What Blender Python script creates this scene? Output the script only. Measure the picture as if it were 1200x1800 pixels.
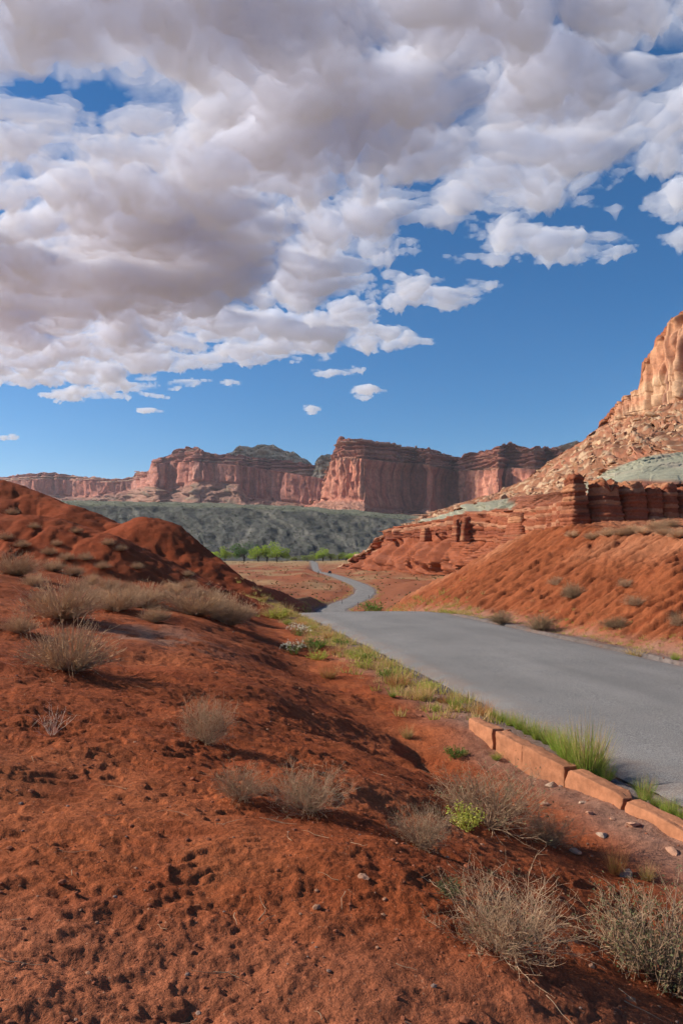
import bpy, math, random
import numpy as np
from mathutils import Vector, Matrix
R = math.radians
random.seed(7); rng = np.random.default_rng(11)
sc = bpy.context.scene
for o in list(bpy.data.objects): bpy.data.objects.remove(o)

# ------------------------------------------------------------------ camera
F, CX, HY = 1300.0, 600.0, 975.0          # focal length, centre and horizon of the photograph (its own pixels)
cd = bpy.data.cameras.new('camera'); cam = bpy.data.objects.new('camera', cd); sc.collection.objects.link(cam)
cam.rotation_euler = (R(90), 0, 0); cd.sensor_fit = 'VERTICAL'; cd.sensor_height = 36; cd.sensor_width = 24
cd.lens = F/1800*36; cd.shift_y = (HY-900)/1800; cd.clip_start = .05; cd.clip_end = 120000
sc.camera = cam

# ------------------------------------------------------------------ light
SUN_AZ, SUN_EL = 80.0, 30.0               # degrees to the left of the view, degrees up
sdir = Vector((-math.sin(R(SUN_AZ))*math.cos(R(SUN_EL)), math.cos(R(SUN_AZ))*math.cos(R(SUN_EL)), math.sin(R(SUN_EL))))
ld = bpy.data.lights.new('sun', 'SUN'); ld.energy = 5.0; ld.angle = R(.55); ld.color = (1, .945, .86)
sun = bpy.data.objects.new('sun', ld); sc.collection.objects.link(sun)
sun.rotation_euler = sdir.to_track_quat('Z', 'Y').to_euler(); sun.location = (-30, 20, 40)
vs = sc.view_settings; vs.view_transform = 'Standard'; vs.look = 'None'; vs.gamma = 1; vs.exposure = 0.36
sc.display_settings.display_device = 'sRGB'
sc.cycles.use_denoising = True
sc.cycles.max_bounces = 10; sc.cycles.diffuse_bounces = 2; sc.cycles.transparent_max_bounces = 8; sc.cycles.volume_bounces = 7
sc.cycles.caustics_reflective = False; sc.cycles.caustics_refractive = False
sc.cycles.use_adaptive_sampling = True; sc.cycles.adaptive_threshold = .035

class NB:
    """small node builder"""
    def __init__(s, nt): s.nt = nt
    def n(s, t, **kw):
        x = s.nt.nodes.new(t)
        for k, v in kw.items(): setattr(x, k, v)
        return x
    def put(s, sock, v):
        if isinstance(v, bpy.types.NodeSocket): s.nt.links.new(v, sock)
        elif v is not None:
            if isinstance(v, (tuple, list)) and len(v) == 3 and sock.type == 'RGBA': v = (*v, 1)
            sock.default_value = v
    def m(s, op, a, b=None, c=None, clamp=False):
        x = s.n('ShaderNodeMath', operation=op, use_clamp=clamp)
        s.put(x.inputs[0], a); s.put(x.inputs[1], b); s.put(x.inputs[2], c); return x.outputs[0]
    def vm(s, op, a, b=None, scale=None):
        x = s.n('ShaderNodeVectorMath', operation=op); s.put(x.inputs[0], a); s.put(x.inputs[1], b)
        if scale is not None: s.put(x.inputs['Scale'], scale)
        return x.outputs[0]
    def noise(s, vec, scale, detail=4, rough=.55, dist=0, lac=2.0, out=0):
        x = s.n('ShaderNodeTexNoise'); s.put(x.inputs['Vector'], vec)
        for k, v in (('Scale', scale), ('Detail', detail), ('Roughness', rough), ('Distortion', dist), ('Lacunarity', lac)): s.put(x.inputs[k], v)
        return x.outputs[out]
    def mr(s, v, a, b, c=0., d=1., smooth=True):
        x = s.n('ShaderNodeMapRange', interpolation_type='SMOOTHSTEP' if smooth else 'LINEAR'); s.put(x.inputs[0], v)
        for i, q in enumerate((a, b, c, d)): s.put(x.inputs[i+1], q)
        return x.outputs[0]
    def mix(s, f, a, b, bt='MIX'):
        x = s.n('ShaderNodeMix', data_type='RGBA', blend_type=bt); s.put(x.inputs[0], f); s.put(x.inputs[6], a); s.put(x.inputs[7], b); return x.outputs[2]
    def xyz(s, x=0., y=0., z=0.):
        k = s.n('ShaderNodeCombineXYZ'); s.put(k.inputs[0], x); s.put(k.inputs[1], y); s.put(k.inputs[2], z); return k.outputs[0]

def make_world():
    w = bpy.data.worlds.new('World'); sc.world = w; w.use_nodes = True
    nt = w.node_tree; b = NB(nt); bg = nt.nodes['Background']
    sky = b.n('ShaderNodeTexSky', sky_type='NISHITA', sun_disc=False, sun_elevation=R(SUN_EL), sun_rotation=R(-SUN_AZ), altitude=1700, air_density=1.0, dust_density=.8, ozone_density=3.0)
    hs = b.n('ShaderNodeHueSaturation'); hs.inputs['Saturation'].default_value = 1.3; hs.inputs['Value'].default_value = 1.24
    nt.links.new(sky.outputs[0], hs.inputs['Color']); nt.links.new(hs.outputs[0], bg.inputs['Color']); bg.inputs['Strength'].default_value = .078
make_world()

# ------------------------------------------------------------------ helpers
def px3(px, py, d): return ((px-CX)/F*d, d, (HY-py)/F*d)
_ga = rng.random(4096)*2*np.pi; _GX, _GY = np.cos(_ga), np.sin(_ga); _GV = rng.random(4096)
def _hash(ix, iy, seed):
    h = (ix.astype(np.int64)*374761393 + iy.astype(np.int64)*668265263 + seed*974634777) & 0xffffffff
    h = ((h ^ (h >> 13))*1274126177) & 0xffffffff
    return (h ^ (h >> 16)) & 4095
def nz(x, y, seed=0):
    """gradient noise, about -1..1"""
    x = np.asarray(x, float); y = np.asarray(y, float)
    x0 = np.floor(x); y0 = np.floor(y); fx = x-x0; fy = y-y0
    ux = fx*fx*fx*(fx*(fx*6-15)+10); uy = fy*fy*fy*(fy*(fy*6-15)+10)
    def g(i, j):
        h = _hash(x0+i, y0+j, seed); return _GX[h]*(fx-i)+_GY[h]*(fy-j)
    a, b_, c, d = g(0, 0), g(1, 0), g(0, 1), g(1, 1)
    return 1.5*((a+(b_-a)*ux)*(1-uy)+(c+(d-c)*ux)*uy)
def fbm(x, y, oct=5, gain=.5, lac=2.03, seed=0):
    r = 0; a = 1.
    for i in range(oct): r = r+a*nz(x, y, seed+i*17); a *= gain; x = x*lac+3.1; y = y*lac+7.7
    return r
def billow(x, y, oct=4, gain=.5, lac=2.1, seed=0):
    r = 0; a = 1.; t = 0
    for i in range(oct): r = r+a*np.abs(nz(x, y, seed+i*17)); t += a; a *= gain; x = x*lac+3.1; y = y*lac+7.7
    return r/t
def cell(i, seed):                                        # one random value 0..1 per integer
    i = np.asarray(i); return _GV[_hash(i, i*0+5, seed)]
def sm(x, a, b): t = np.clip((x-a)/(b-a), 0, 1); return t*t*(3-2*t)
def lerp(a, b, t): return a+(b-a)*t
def ipl(x, pts): p = np.array(pts, float); return np.interp(x, p[:, 0], p[:, 1])
def mixc(c, col, w): w = np.clip(w, 0, 1)[..., None]; return c*(1-w)+np.array(col)*w

def link(o, parent=None):
    sc.collection.objects.link(o)
    if parent is not None: o.parent = parent
    return o
def tag(o, label=None, cat=None, group=None, kind=None):
    for k, v in (('label', label), ('category', cat), ('group', group), ('kind', kind)):
        if v: o[k] = v
    return o
def empty(name, loc=(0, 0, 0), rz=0.):
    o = bpy.data.objects.new(name, None); o.location = loc; o.rotation_euler = (0, 0, rz); o.empty_display_size = .2; return link(o)
def mesh(name, V, Fc, mats, col=None, smooth=True, midx=None):
    V = np.asarray(V, np.float32); me = bpy.data.meshes.new(name)
    if isinstance(Fc, np.ndarray):
        n, k = Fc.shape; me.vertices.add(len(V)); me.vertices.foreach_set('co', V.ravel())
        me.loops.add(n*k); me.loops.foreach_set('vertex_index', Fc.astype(np.int32).ravel())
        me.polygons.add(n); me.polygons.foreach_set('loop_start', np.arange(0, n*k, k, dtype=np.int32))
        me.update(calc_edges=True)
    else: me.from_pydata([tuple(map(float, v)) for v in V], [], Fc)
    for m in (mats if isinstance(mats, (list, tuple)) else [mats]): me.materials.append(m)
    if midx is not None: me.polygons.foreach_set('material_index', np.asarray(midx, np.int32))
    me.polygons.foreach_set('use_smooth', np.full(len(me.polygons), bool(smooth)))
    if col is not None:
        a = me.attributes.new('Col', 'FLOAT_COLOR', 'POINT'); c = np.ones((len(V), 4), np.float32); c[:, :3] = col; a.data.foreach_set('color', c.ravel())
    me.update(); me.validate(); return me
def obj(name, me, parent=None): return link(bpy.data.objects.new(name, me), parent)
def grid_faces(nr, nc):
    i = np.arange(nr*nc).reshape(nr, nc)
    return np.stack([i[:-1, :-1], i[:-1, 1:], i[1:, 1:], i[1:, :-1]], -1).reshape(-1, 4)
def sub_mesh(name, V, Fc, keep, mat, col):
    f = Fc[keep]; used = np.unique(f); m = np.full(len(V), -1); m[used] = np.arange(len(used))
    return mesh(name, V[used], m[f], mat, col[used])

# ------------------------------------------------------------------ materials
def principled(name, rough=.9, spec=.2):
    m = bpy.data.materials.new(name); m.use_nodes = True; p = m.node_tree.nodes['Principled BSDF']
    p.inputs['Roughness'].default_value = rough; p.inputs['Specular IOR Level'].default_value = spec
    return m, NB(m.node_tree), p
def earth(name, layers, bumps, var=.35, hue=None, rough=.95):
    """colour from the mesh's rock and soil attribute, grain and fine relief from noise in metres"""
    m, b, p = principled(name, rough, .08)
    at = b.n('ShaderNodeAttribute', attribute_name='Col'); pos = b.n('ShaderNodeNewGeometry').outputs['Position']
    col = at.outputs['Color']
    for sc_, amt in layers:
        f = b.mr(b.noise(pos, sc_, 4, .6), .28, .72, 1-amt, 1+amt, smooth=False)
        col = b.vm('SCALE', col, scale=f)
    if hue:
        col = b.mix(b.mr(b.noise(pos, hue[0], 3, .6), .5, .75, 0., hue[2]), col, hue[1])
    b.put(p.inputs['Base Color'], col)
    nrm = None
    for sc_, st, dist in bumps:
        bp = b.n('ShaderNodeBump'); bp.inputs['Strength'].default_value = st; bp.inputs['Distance'].default_value = dist
        b.put(bp.inputs['Height'], b.noise(pos, sc_, 5, .6)); b.put(bp.inputs['Normal'], nrm); nrm = bp.outputs[0]
    if nrm is not None: b.put(p.inputs['Normal'], nrm)
    return m
def plain(name, c, rough=.8, spec=.2, var=.25, scale=4., trans=0., bump=None):
    """one colour with noise variation and a different tint for each copy"""
    m, b, p = principled(name, rough, spec)
    tc = b.n('ShaderNodeTexCoord').outputs['Object']; oi = b.n('ShaderNodeObjectInfo')
    f = b.mr(b.noise(tc, scale, 4, .6), .25, .75, 1-var, 1+var, smooth=False)
    f = b.m('MULTIPLY', f, b.mr(oi.outputs['Random'], 0., 1., .82, 1.18, smooth=False))
    col = b.vm('SCALE', b.xyz(*c), scale=f); b.put(p.inputs['Base Color'], col)
    if bump:
        bp = b.n('ShaderNodeBump'); bp.inputs['Strength'].default_value = bump[1]; bp.inputs['Distance'].default_value = bump[2]
        b.put(bp.inputs['Height'], b.noise(tc, bump[0], 5, .6)); b.put(p.inputs['Normal'], bp.outputs[0])
    if trans:
        t = b.n('ShaderNodeBsdfTranslucent'); b.put(t.inputs[0], col); mx = b.n('ShaderNodeMixShader'); mx.inputs[0].default_value = trans
        o = m.node_tree.nodes['Material Output']; b.nt.links.new(p.outputs[0], mx.inputs[1]); b.nt.links.new(t.outputs[0], mx.inputs[2]); b.nt.links.new(mx.outputs[0], o.inputs[0])
    return m
M_soil = earth('red_soil', [(.35, .16), (3.5, .18), (22, .28), (90, .3)], [(9, .55, .04), (38, .75, .016), (140, .8, .007)], hue=(1.1, (.40, .135, .055), .22))
_nb = NB(M_soil.node_tree); _p = M_soil.node_tree.nodes['Principled BSDF']; _c = _p.inputs['Base Color'].links[0].from_socket; _pos = _nb.n('ShaderNodeNewGeometry').outputs['Position']
_nb.put(_p.inputs['Base Color'], _nb.mix(_nb.mr(_nb.noise(_pos, 70, 2, .5), .66, .74, 0., .55), _nb.mix(_nb.mr(_nb.noise(_pos, 46, 2, .5), .64, .74, 0., .5), _c, (.10, .026, .012)), (.52, .27, .15)))   # pale grains and dark crumbs
M_rock = earth('red_rock', [(.05, .12), (.5, .2), (3, .2)], [(.5, .6, .5), (2.5, .6, .14)])
M_far = earth('far_rock', [(.006, .15), (.03, .22), (.12, .22)], [(.02, .7, 9), (.09, .7, 2.5)])

# ------------------------------------------------------------------ the land: one height for every x, y
ROAD = [(-60, 20), (-40, 16.2), (-20, 12.2), (0, 8.45), (8.8, 6.65), (17, 4.95), (27, 2.85), (33, 1.45), (45, -.4), (60, -.9), (80, -.5), (100, -.2), (120, -.8), (140, -1.8), (161, -2.2), (184, 1.0), (203, 4.6),
        (229, 7.2), (260, 8.4), (300, 7), (347, 3.2), (410, -2.2), (487, -10), (557, -17.5), (640, -22.5), (760, -28), (900, -35), (2000, -90)]
_ry = np.linspace(-60, 2000, 8241); _rx = ipl(_ry, ROAD); _k = np.hanning(41); _k /= _k.sum()
_rx = np.convolve(np.pad(_rx, 20, mode='edge'), _k, 'valid')
RZ = [(-60, -2.6), (30, -2.6), (33, -2.62), (36, -2.78), (45, -3.8), (60, -5.6), (90, -8.3), (120, -10.4), (150, -11.75), (170, -12.05), (250, -12.05), (480, -12.2), (560, -13.2), (620, -13.6), (700, -10.4), (780, -8.6), (860, -8.2), (1000, -8)]
_rzv = np.convolve(np.pad(ipl(_ry, RZ), 8, mode='edge'), np.ones(17)/17, 'valid')
def road_x(y): return np.interp(y, _ry, _rx)
def road_z(y): return np.interp(y, _ry, _rzv)
HALF = 3.2
TOE = [(-60, 14), (0, 4.0), (3, 3.2), (5, 2.6), (7, 1.95), (8, 1.65), (10, 1.15), (11.9, .85), (16.5, -.5), (24, -1.9), (32, -3.1), (45, -4.8), (60, -5.4), (80, -5.2), (120, -5.0), (160, -5.6), (200, 0), (260, 3), (400, -8), (900, -42)]
CREST = [(-60, 11), (0, 1.5), (1, 1.2), (3, .4), (5.5, -.6), (7.6, -1.3), (11.9, -2.6), (20, -4.4), (32, -6.2), (45, -8.2), (60, -10.6), (80, -11.5), (120, -11.5), (160, -10), (200, -4), (260, 0), (400, -12), (900, -46)]
PLAT = [(-60, -1.6), (30, -1.6), (40, -2.1), (60, -3.9), (90, -6.6), (150, -10.6), (200, -11.7), (400, -11.9), (620, -11.6), (760, -9), (880, -8.1), (2000, -8)]
RIDGE_R = [(-60, 24, 2.0), (0, 19.5, 1.6), (10, 17.5, 1.5), (22, 14.8, 1.05), (32, 13, .95), (42, 12, 1.15), (45, 11.5, .95), (52, 10, -.4), (58, 8.9, -1.8), (70, 6.5, -4.1), (85, 4.5, -7.2), (110, 3, -10.3), (160, 8, -12)]
HILL = [[(-45, 62, 10), (-23.2, 50, 5.05), (-20.3, 49, 4.1), (-17, 47, 3.1), (-14.2, 46, 2.05), (-13.3, 45.6, 1.5)],
        [(-12.6, 44.3, 1.5), (-11.7, 44, 2.25), (-11.0, 44, 2.15), (-10.3, 44, 1.75), (-9.3, 44.5, 1.2), (-7.7, 50, -.35), (-7.2, 60, -1.3), (-7.4, 80, -3.0), (-7.3, 105, -4.9), (-7.2, 140, -7.6), (-8, 180, -10.2)],
        [(-26, 38, 3.2), (-16.8, 36, 1.95), (-13.9, 36, 1.8), (-11.4, 35, 1.05), (-9.4, 34, -.1), (-6.9, 32, -1.35)]]
def ridge(x, y, pts, k, pw=1.0):
    best = np.full(np.shape(x), -1e9); along = np.zeros(np.shape(x)); dist = np.zeros(np.shape(x)); s0 = 0
    for (ax, ay, az), (bx, by, bz) in zip(pts[:-1], pts[1:]):
        dx, dy = bx-ax, by-ay; L = math.hypot(dx, dy); t = np.clip(((x-ax)*dx+(y-ay)*dy)/(L*L), 0, 1)
        ds = np.hypot(x-ax-t*dx, y-ay-t*dy); h = az+(bz-az)*t-k*(np.sqrt(ds*ds+.5)-.7)
        up = h > best; best = np.where(up, h, best); along = np.where(up, s0+t*L, along); dist = np.where(up, ds, dist); s0 += L
    return best, along, dist
def land(x, y, full=False, detail=True):
    x = np.asarray(x, float); y = np.asarray(y, float)
    xc, zr = road_x(y), road_z(y); dr = x-xc; dist = np.hypot(x, y)
    T, C = ipl(y, TOE), ipl(y, CREST)
    T = T+.35*nz(y*.45, x*0+2, 5)*sm(y, 2, 8); C = C+.45*nz(y*.4, x*0+9, 6)
    s = np.clip((x-C)/(T-C), 0, 1)
    zp = ipl(y, PLAT)+.07+.145*np.clip(C-x, 0, 9)*(1-sm(y, 60, 140))+.05*np.clip(C-x-9, 0, 60)*(1-sm(y, 60, 140))
    zt = np.minimum(zr, 0)-.04
    zl = lerp(zp, zt, s*s*(3-2*s)*.55+s*.45)
    # right of the road
    r = np.array(RIDGE_R); xr, zR = np.interp(y, r[:, 0], r[:, 1]), np.interp(y, r[:, 0], r[:, 2]); toe = xc+4.15
    tt = np.clip((x-toe)/np.maximum(xr-toe, .5), 0, 1.0)
    fade = 1-sm(y, 75, 150)
    up = zr+np.maximum(zR-zr, 0)*(tt**1.05)
    up = up-.35*sm(tt, .75, 1)*sm(tt, 1.25, 1)*0
    beyond = np.clip(x-np.maximum(xr, toe), 0, 400)
    zright = np.where(fade > 0, up+beyond*.055*fade, zr)+np.clip(dr-10, 0, 260)*.030*sm(y, 60, 160)
    w = sm(dr, -3.4, 3.4)
    z = np.where(dr < -3.4, zl, np.where(dr > 3.4, zright, lerp(zt, zr, w)))
    rslope = np.where(dr > 3.4, sm(tt, .02, .12)*fade*sm(zR-zr, .3, 1.5), 0)
    # red hill on the left
    wx, wy = x+.45*nz(x*.22, y*.22, 31)+.10*nz(x*.9, y*.9, 33), y+.45*nz(x*.22, y*.22, 32)+.10*nz(x*.9, y*.9, 34)
    hh = np.full(x.shape, -1e9); rill = np.zeros(x.shape)
    for i, pts in enumerate(HILL):
        h, al, ds = ridge(wx, wy, pts, (.50, .52, .5)[i])
        rl = (billow(al*.55+i*7, ds*.10, 3, .5, seed=40+i)-.32)*np.clip(ds*.28, 0, 1)*.75
        h = h-rl; u = h > hh; hh = np.where(u, h, hh); rill = np.where(u, rl, rill)
    hw = sm(hh-z, -.25, .35)*(dr < -4.0)
    z = np.where(dr < -3.9, np.where(hh-z > -.6, np.maximum(z, hh)+.12*np.exp(-np.abs(z-hh)*3), z), z)
    cap = zr+.95*np.clip(-dr-3.7, 0, 50)+.25*nz(x*.5, y*.3, 77)*sm(-dr, 4, 6); z = np.where((dr < -3.6) & (y > 34), lerp(z, np.minimum(z, cap), sm(y, 34, 42)), z)
    if detail:
        off = sm(np.abs(dr), HALF+.1, HALF+1.6); near = 1-sm(dist, 18, 40); mid = 1-sm(dist, 150, 400)
        rough = lerp(1.0, .35, sm(dr, -5.0, -3.6)*(dr < 0))
        n = .10*fbm(x*.42, y*.42, 3, .5, seed=3)*off*mid*(1-.4*hw)
        # trodden, crumbly soil: shallow hollows, crumbs, scuffed lumps
        wp = .5*nz(x*.9, y*.9, 91); lumps = billow(x*1.5+wp, y*2.1, 4, .6, seed=8); soft = sm(fbm(x*.55, y*.8, 3, seed=92), -.35, .45)
        n = n+off*rough*lerp(.35, 1, soft)*.040*(.34-lumps)*(1-sm(dist, 25, 60))
        n = n+off*rough*near*(lerp(.009, .0155, soft)*fbm(x*4.2, y*5.2, 5, .66, seed=12)+.008*soft*np.clip(nz(x*13, y*15, 14)-.15, 0, 1)-.014*np.clip(nz(x*2.1+wp, y*3.4, 15)-.42, 0, 1))
        cr = 2.6*fbm(x*.95+wp*.6, y*1.7, 4, .55, seed=95)+5; cf = cr-np.floor(cr); n = n+off*rough*(1-sm(dist, 22, 45))*.019*(np.floor(cr)-5+sm(cf, .80, 1.0)-.36*cr)*sm(fbm(x*.4, y*.5, 2, seed=96), -.5, .2)
        # small terraces across the slope of the fore ground
        st = (y*1.05+.75*fbm(x*.5, y*.3, 3, seed=21)); fr = st-np.floor(st); n = n+.055*near*rough*off*(sm(fr, 0, .82)-fr*1.0)*sm(nz(x*.33, y*.5, 22), -.15, .35)
        # runnels down the right bank and mounds in the valley
        ru = billow((y*1.0-x*.30)*1.15+.45*nz(x*.25, y*.3, 51), (x-toe)*.07, 4, .62, seed=52)
        n = n-.6*(ru-.3)*rslope*sm(tt, .0, .25)*(1-.6*sm(tt, .97, 1.02))*(1-sm(y, 60, 110))
        gr = (1-np.abs(nz((y-x*.30)*.85+.6*nz(x*.22, y*.5, 53), x*.16, 54)))**9+.6*(1-np.abs(nz((y-x*.34)*1.7+.5*nz(x*.3, y*.7, 55), x*.3, 56)))**8; n = n-.17*gr*rslope*(1-sm(y, 50, 80))
        n = n+rslope*.075*fbm(x*2.2, y*2.2, 4, .6, seed=57)
        md = sm(np.abs(dr), 4, 22)*sm(y, 45, 110)*(1-sm(y, 700, 1000))
        n = n+md*(1.5*np.clip(fbm(x*.035, y*.02, 4, .55, seed=61), -.3, 1.2)+.7*(.3-billow(x*.09, y*.05, 3, .55, seed=63)))
        n = n+hw*(.06*fbm(x*1.4, y*1.4, 4, .6, seed=71))
        n = n+.45*sm(y, 33, 40)*(1-sm(y, 62, 90))*sm(np.abs(dr), 3.6, 5.2)*(1-hw)
        z = z+n
        z = np.where(np.abs(dr) < HALF+.25, np.minimum(z, zr-.10), z)
        # a cut bank beside the ditch
        kx = 1.92+(11.2-y)*.247; kb = np.exp(-((x-kx+.15)/.55)**2)*sm(y, 12.6, 11.3)*sm(y, 2, 4); z = lerp(z, -2.585+.03*nz(x*2.5, y*2.5, 97)+.012*nz(x*9, y*9, 98), kb)
        bank = np.exp(-((y-9.6)/1.2)**2)*sm(x, T-.55, T-.12)*(x < T+1.2); z = z-.22*bank
    if full: return z, dict(dr=dr, s=s, tt=tt, rslope=rslope, hw=hw, rill=rill, dist=dist, xc=xc, T=T, C=C)
    return z
def hit(px, py, dmin=1.2, dmax=900):
    d = np.geomspace(dmin, dmax, 2600); x = (px-CX)/F*d; zray = (HY-py)/F*d; g = land(x, d); k = np.argmax(zray < g)
    if zray[k] >= g[k]: k = len(d)-1
    return Vector((x[k], d[k], float(land(x[k:k+1], d[k:k+1])[0])))

def land_color(x, y, z, f):
    n1, n2, n3 = fbm(x*.3, y*.3, 4, seed=101), fbm(x*1.7, y*1.7, 3, seed=102), fbm(x*.06, y*.04, 4, seed=103)
    c = np.zeros(x.shape+(3,))+np.array((.28, .066, .021))
    c = mixc(c, (.37, .106, .039), sm(n1, -.1, .7)*.7)
    c = mixc(c, (.21, .042, .014), sm(n2, .1, .8)*.5)
    c = mixc(c, (.245, .047, .015), f['hw']*.75)                                         # deep red hill
    c = mixc(c, (.275, .078, .029), f['rslope']*.85); pk = sm(f['tt'], .55, .85)*sm(nz(x*.14, y*.1, 105)+.25, -.1, .4)
    c = mixc(c, (.42, .16, .075), f['rslope']*pk*.8)                                    # pale crust high on the bank
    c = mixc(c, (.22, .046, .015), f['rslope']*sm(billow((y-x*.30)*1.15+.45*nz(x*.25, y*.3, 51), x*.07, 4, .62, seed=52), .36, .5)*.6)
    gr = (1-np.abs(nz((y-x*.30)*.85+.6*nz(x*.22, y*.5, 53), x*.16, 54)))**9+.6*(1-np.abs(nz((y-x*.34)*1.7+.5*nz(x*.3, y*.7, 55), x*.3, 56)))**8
    c = mixc(c, (.13, .032, .012), f['rslope']*np.clip(gr, 0, 1)*.85)                  # shade of the runnels, painted in as dark colour
    far = sm(y, 60, 170); c = mixc(c, (.29, .105, .05), far*.8)
    c = mixc(c, (.33, .21, .10), far*sm(fbm(x*.03, y*.012, 4, seed=107), -.1, .6)*.8)   # dry grass flats
    c = mixc(c, (.23, .06, .024), far*sm(n3, .2, .8)*.7)
    c = mixc(c, (.20, .055, .026), sm(y, 60, 110)*(1-sm(y, 230, 380))*sm(-f['dr'], 3, 14)*sm(nz(x*.06, y*.02, 111), -.5, .3)*.8)
    c = mixc(c, (.36, .27, .13), sm(y, 620, 860)*.75)
    a = np.abs(f['dr']); ed = nz(x*1.3, y*1.3, 109)*.25
    c = mixc(c, (.27, .17, .12), sm(a+ed, 5.0, 3.9)*.75*(1-sm(y, 100, 300)*.5))         # gravelly shoulder
    c = mixc(c, (.16, .14, .125), sm(a+ed*.7, 4.0, 3.45)*.85)
    g = hit_gravel; c = mixc(c, (.28, .16, .105), np.exp(-((x-g[0])/1.3)**2-((y-g[1])/1.6)**2)*.8*sm(n2, -.6, .3))
    c = mixc(c, (.44, .17, .09), sm(y, 3.1, 2.5)*.35)
    return c
hit_gravel = (-3.6, 13.5)

def polar(rows, cols):
    d, p = np.meshgrid(rows, cols, indexing='ij'); return (p-CX)/F*d, d
def build_land():
    cols = np.concatenate([np.linspace(-3400, -150, 30)[:-1], np.arange(-150, 1351, 3.0), np.linspace(1351, 4600, 30)[1:]])
    rows = np.concatenate([np.geomspace(.35, 1.6, 18)[:-1], np.exp(np.arange(math.log(1.6), math.log(12), .0047)), np.exp(np.arange(math.log(12), math.log(48), .0042)), np.geomspace(48, 130, 110)])
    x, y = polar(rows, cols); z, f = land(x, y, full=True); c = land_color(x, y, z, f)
    V = np.stack([x, y, z], -1).reshape(-1, 3); Fc = grid_faces(*x.shape); col = c.reshape(-1, 3)
    lab = np.where(f['hw'] > .5, 1, np.where((f['rslope'] > .5), 2, 0)).reshape(-1); fl = lab[Fc[:, 0]]
    g = obj('ground', sub_mesh('ground', V, Fc, fl == 0, M_soil, col)); tag(g, 'trodden rust red desert soil of the foreground and road verges', 'ground', kind='structure')
    h = obj('hill', sub_mesh('hill', V, Fc, fl == 1, M_soil, col)); tag(h, 'dark red eroded hill with a rounded knob, left of the road', 'hill', kind='structure')
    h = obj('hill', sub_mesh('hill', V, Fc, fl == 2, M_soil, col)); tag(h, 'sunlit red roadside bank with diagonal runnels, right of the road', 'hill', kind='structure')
    # the valley floor to the horizon, and the ground behind the viewer
    cols = np.concatenate([np.linspace(-3400, -170, 20)[:-1], np.linspace(-170, 1371, 300), np.linspace(1371, 4600, 20)[1:]])
    rows = np.concatenate([np.geomspace(130, 1100, 150), np.geomspace(1100, 9000, 30)[1:]])
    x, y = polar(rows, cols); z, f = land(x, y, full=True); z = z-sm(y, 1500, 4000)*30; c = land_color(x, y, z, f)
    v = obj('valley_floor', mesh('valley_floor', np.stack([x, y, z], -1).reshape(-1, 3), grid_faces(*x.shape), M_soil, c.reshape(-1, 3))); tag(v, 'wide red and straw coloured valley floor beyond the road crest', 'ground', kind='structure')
    x, y = np.meshgrid(np.linspace(-60, 60, 80), np.linspace(-60, .35, 50)); z, f = land(x, y, full=True); c = land_color(x, y, z, f)
    v = obj('ground', mesh('ground', np.stack([x, y, z], -1).reshape(-1, 3), grid_faces(*x.shape), M_soil, c.reshape(-1, 3))); tag(v, 'rust red soil where the viewer stands', 'ground', kind='structure')
build_land()

# ------------------------------------------------------------------ road
def build_road():
    m, b, p = principled('asphalt', .88, .25)
    pos = b.n('ShaderNodeNewGeometry').outputs['Position']; uv = b.n('ShaderNodeAttribute', attribute_name='Col').outputs['Vector']
    sp = b.n('ShaderNodeSeparateXYZ'); b.put(sp.inputs[0], uv)                          # x across the road 0..1, y metres along it
    c = b.mix(b.mr(b.noise(pos, 55, 4, .8), .38, .64), (.11, .10, .09), (.33, .30, .265))
    c = b.mix(b.mr(b.noise(pos, 1.4, 5, .6), .35, .75, 0, .35), c, (.25, .22, .19))
    st = b.noise(b.xyz(b.m('MULTIPLY', sp.outputs[0], 5.5), b.m('MULTIPLY', sp.outputs[1], .10), 0), 1.0, 4, .6)
    c = b.vm('SCALE', c, scale=b.mr(st, .3, .7, .87, 1.10, smooth=False))
    c = b.vm('SCALE', c, scale=b.mr(b.noise(pos, .32, 4, .55), .3, .7, .86, 1.12, smooth=False))
    dust = b.m('MULTIPLY', b.mr(b.m('ABSOLUTE', b.m('SUBTRACT', sp.outputs[0], .5)), .36, .5), b.mr(b.noise(pos, 2.2, 4, .6), .35, .65))
    c = b.mix(b.m('MULTIPLY', dust, .45), c, (.24, .14, .09)); b.put(p.inputs['Base Color'], c)
    bp = b.n('ShaderNodeBump'); bp.inputs['Strength'].default_value = .5; bp.inputs['Distance'].default_value = .008
    b.put(bp.inputs['Height'], b.noise(pos, 95, 3, .6)); b.put(p.inputs['Normal'], bp.outputs[0])
    y = np.concatenate([np.arange(-58, 60, .3), np.arange(60, 330, 1.), np.arange(330, 1000, 3.)]); u = np.linspace(0, 1, 23)
    Y, U = np.meshgrid(y, u, indexing='ij'); dx = np.gradient(road_x(y), y)[:, None]; nx = 1/np.sqrt(1+dx*dx); ny = -dx*nx
    wob = np.where((U == 0) | (U == 1), .10*fbm(Y*.9, U*30, 4, .6, seed=201), 0)
    W = (U-.5)*2*(HALF+wob); X = road_x(Y)+W*nx; YY = Y+W*ny
    Z = road_z(Y)+.05*(1-(2*U-1)**2)+.012*nz(X*.6, YY*.4, 203)
    rim = (U == 0) | (U == 1); Z = Z-np.where(rim, .07, 0)
    col = np.stack([U, Y, 0*U], -1).reshape(-1, 3)
    r = obj('road', mesh('road', np.stack([X, YY, Z], -1).reshape(-1, 3), grid_faces(*X.shape), m, col)); tag(r, 'narrow grey asphalt road winding from the foreground into the valley', 'road', kind='structure')
build_road()

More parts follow.
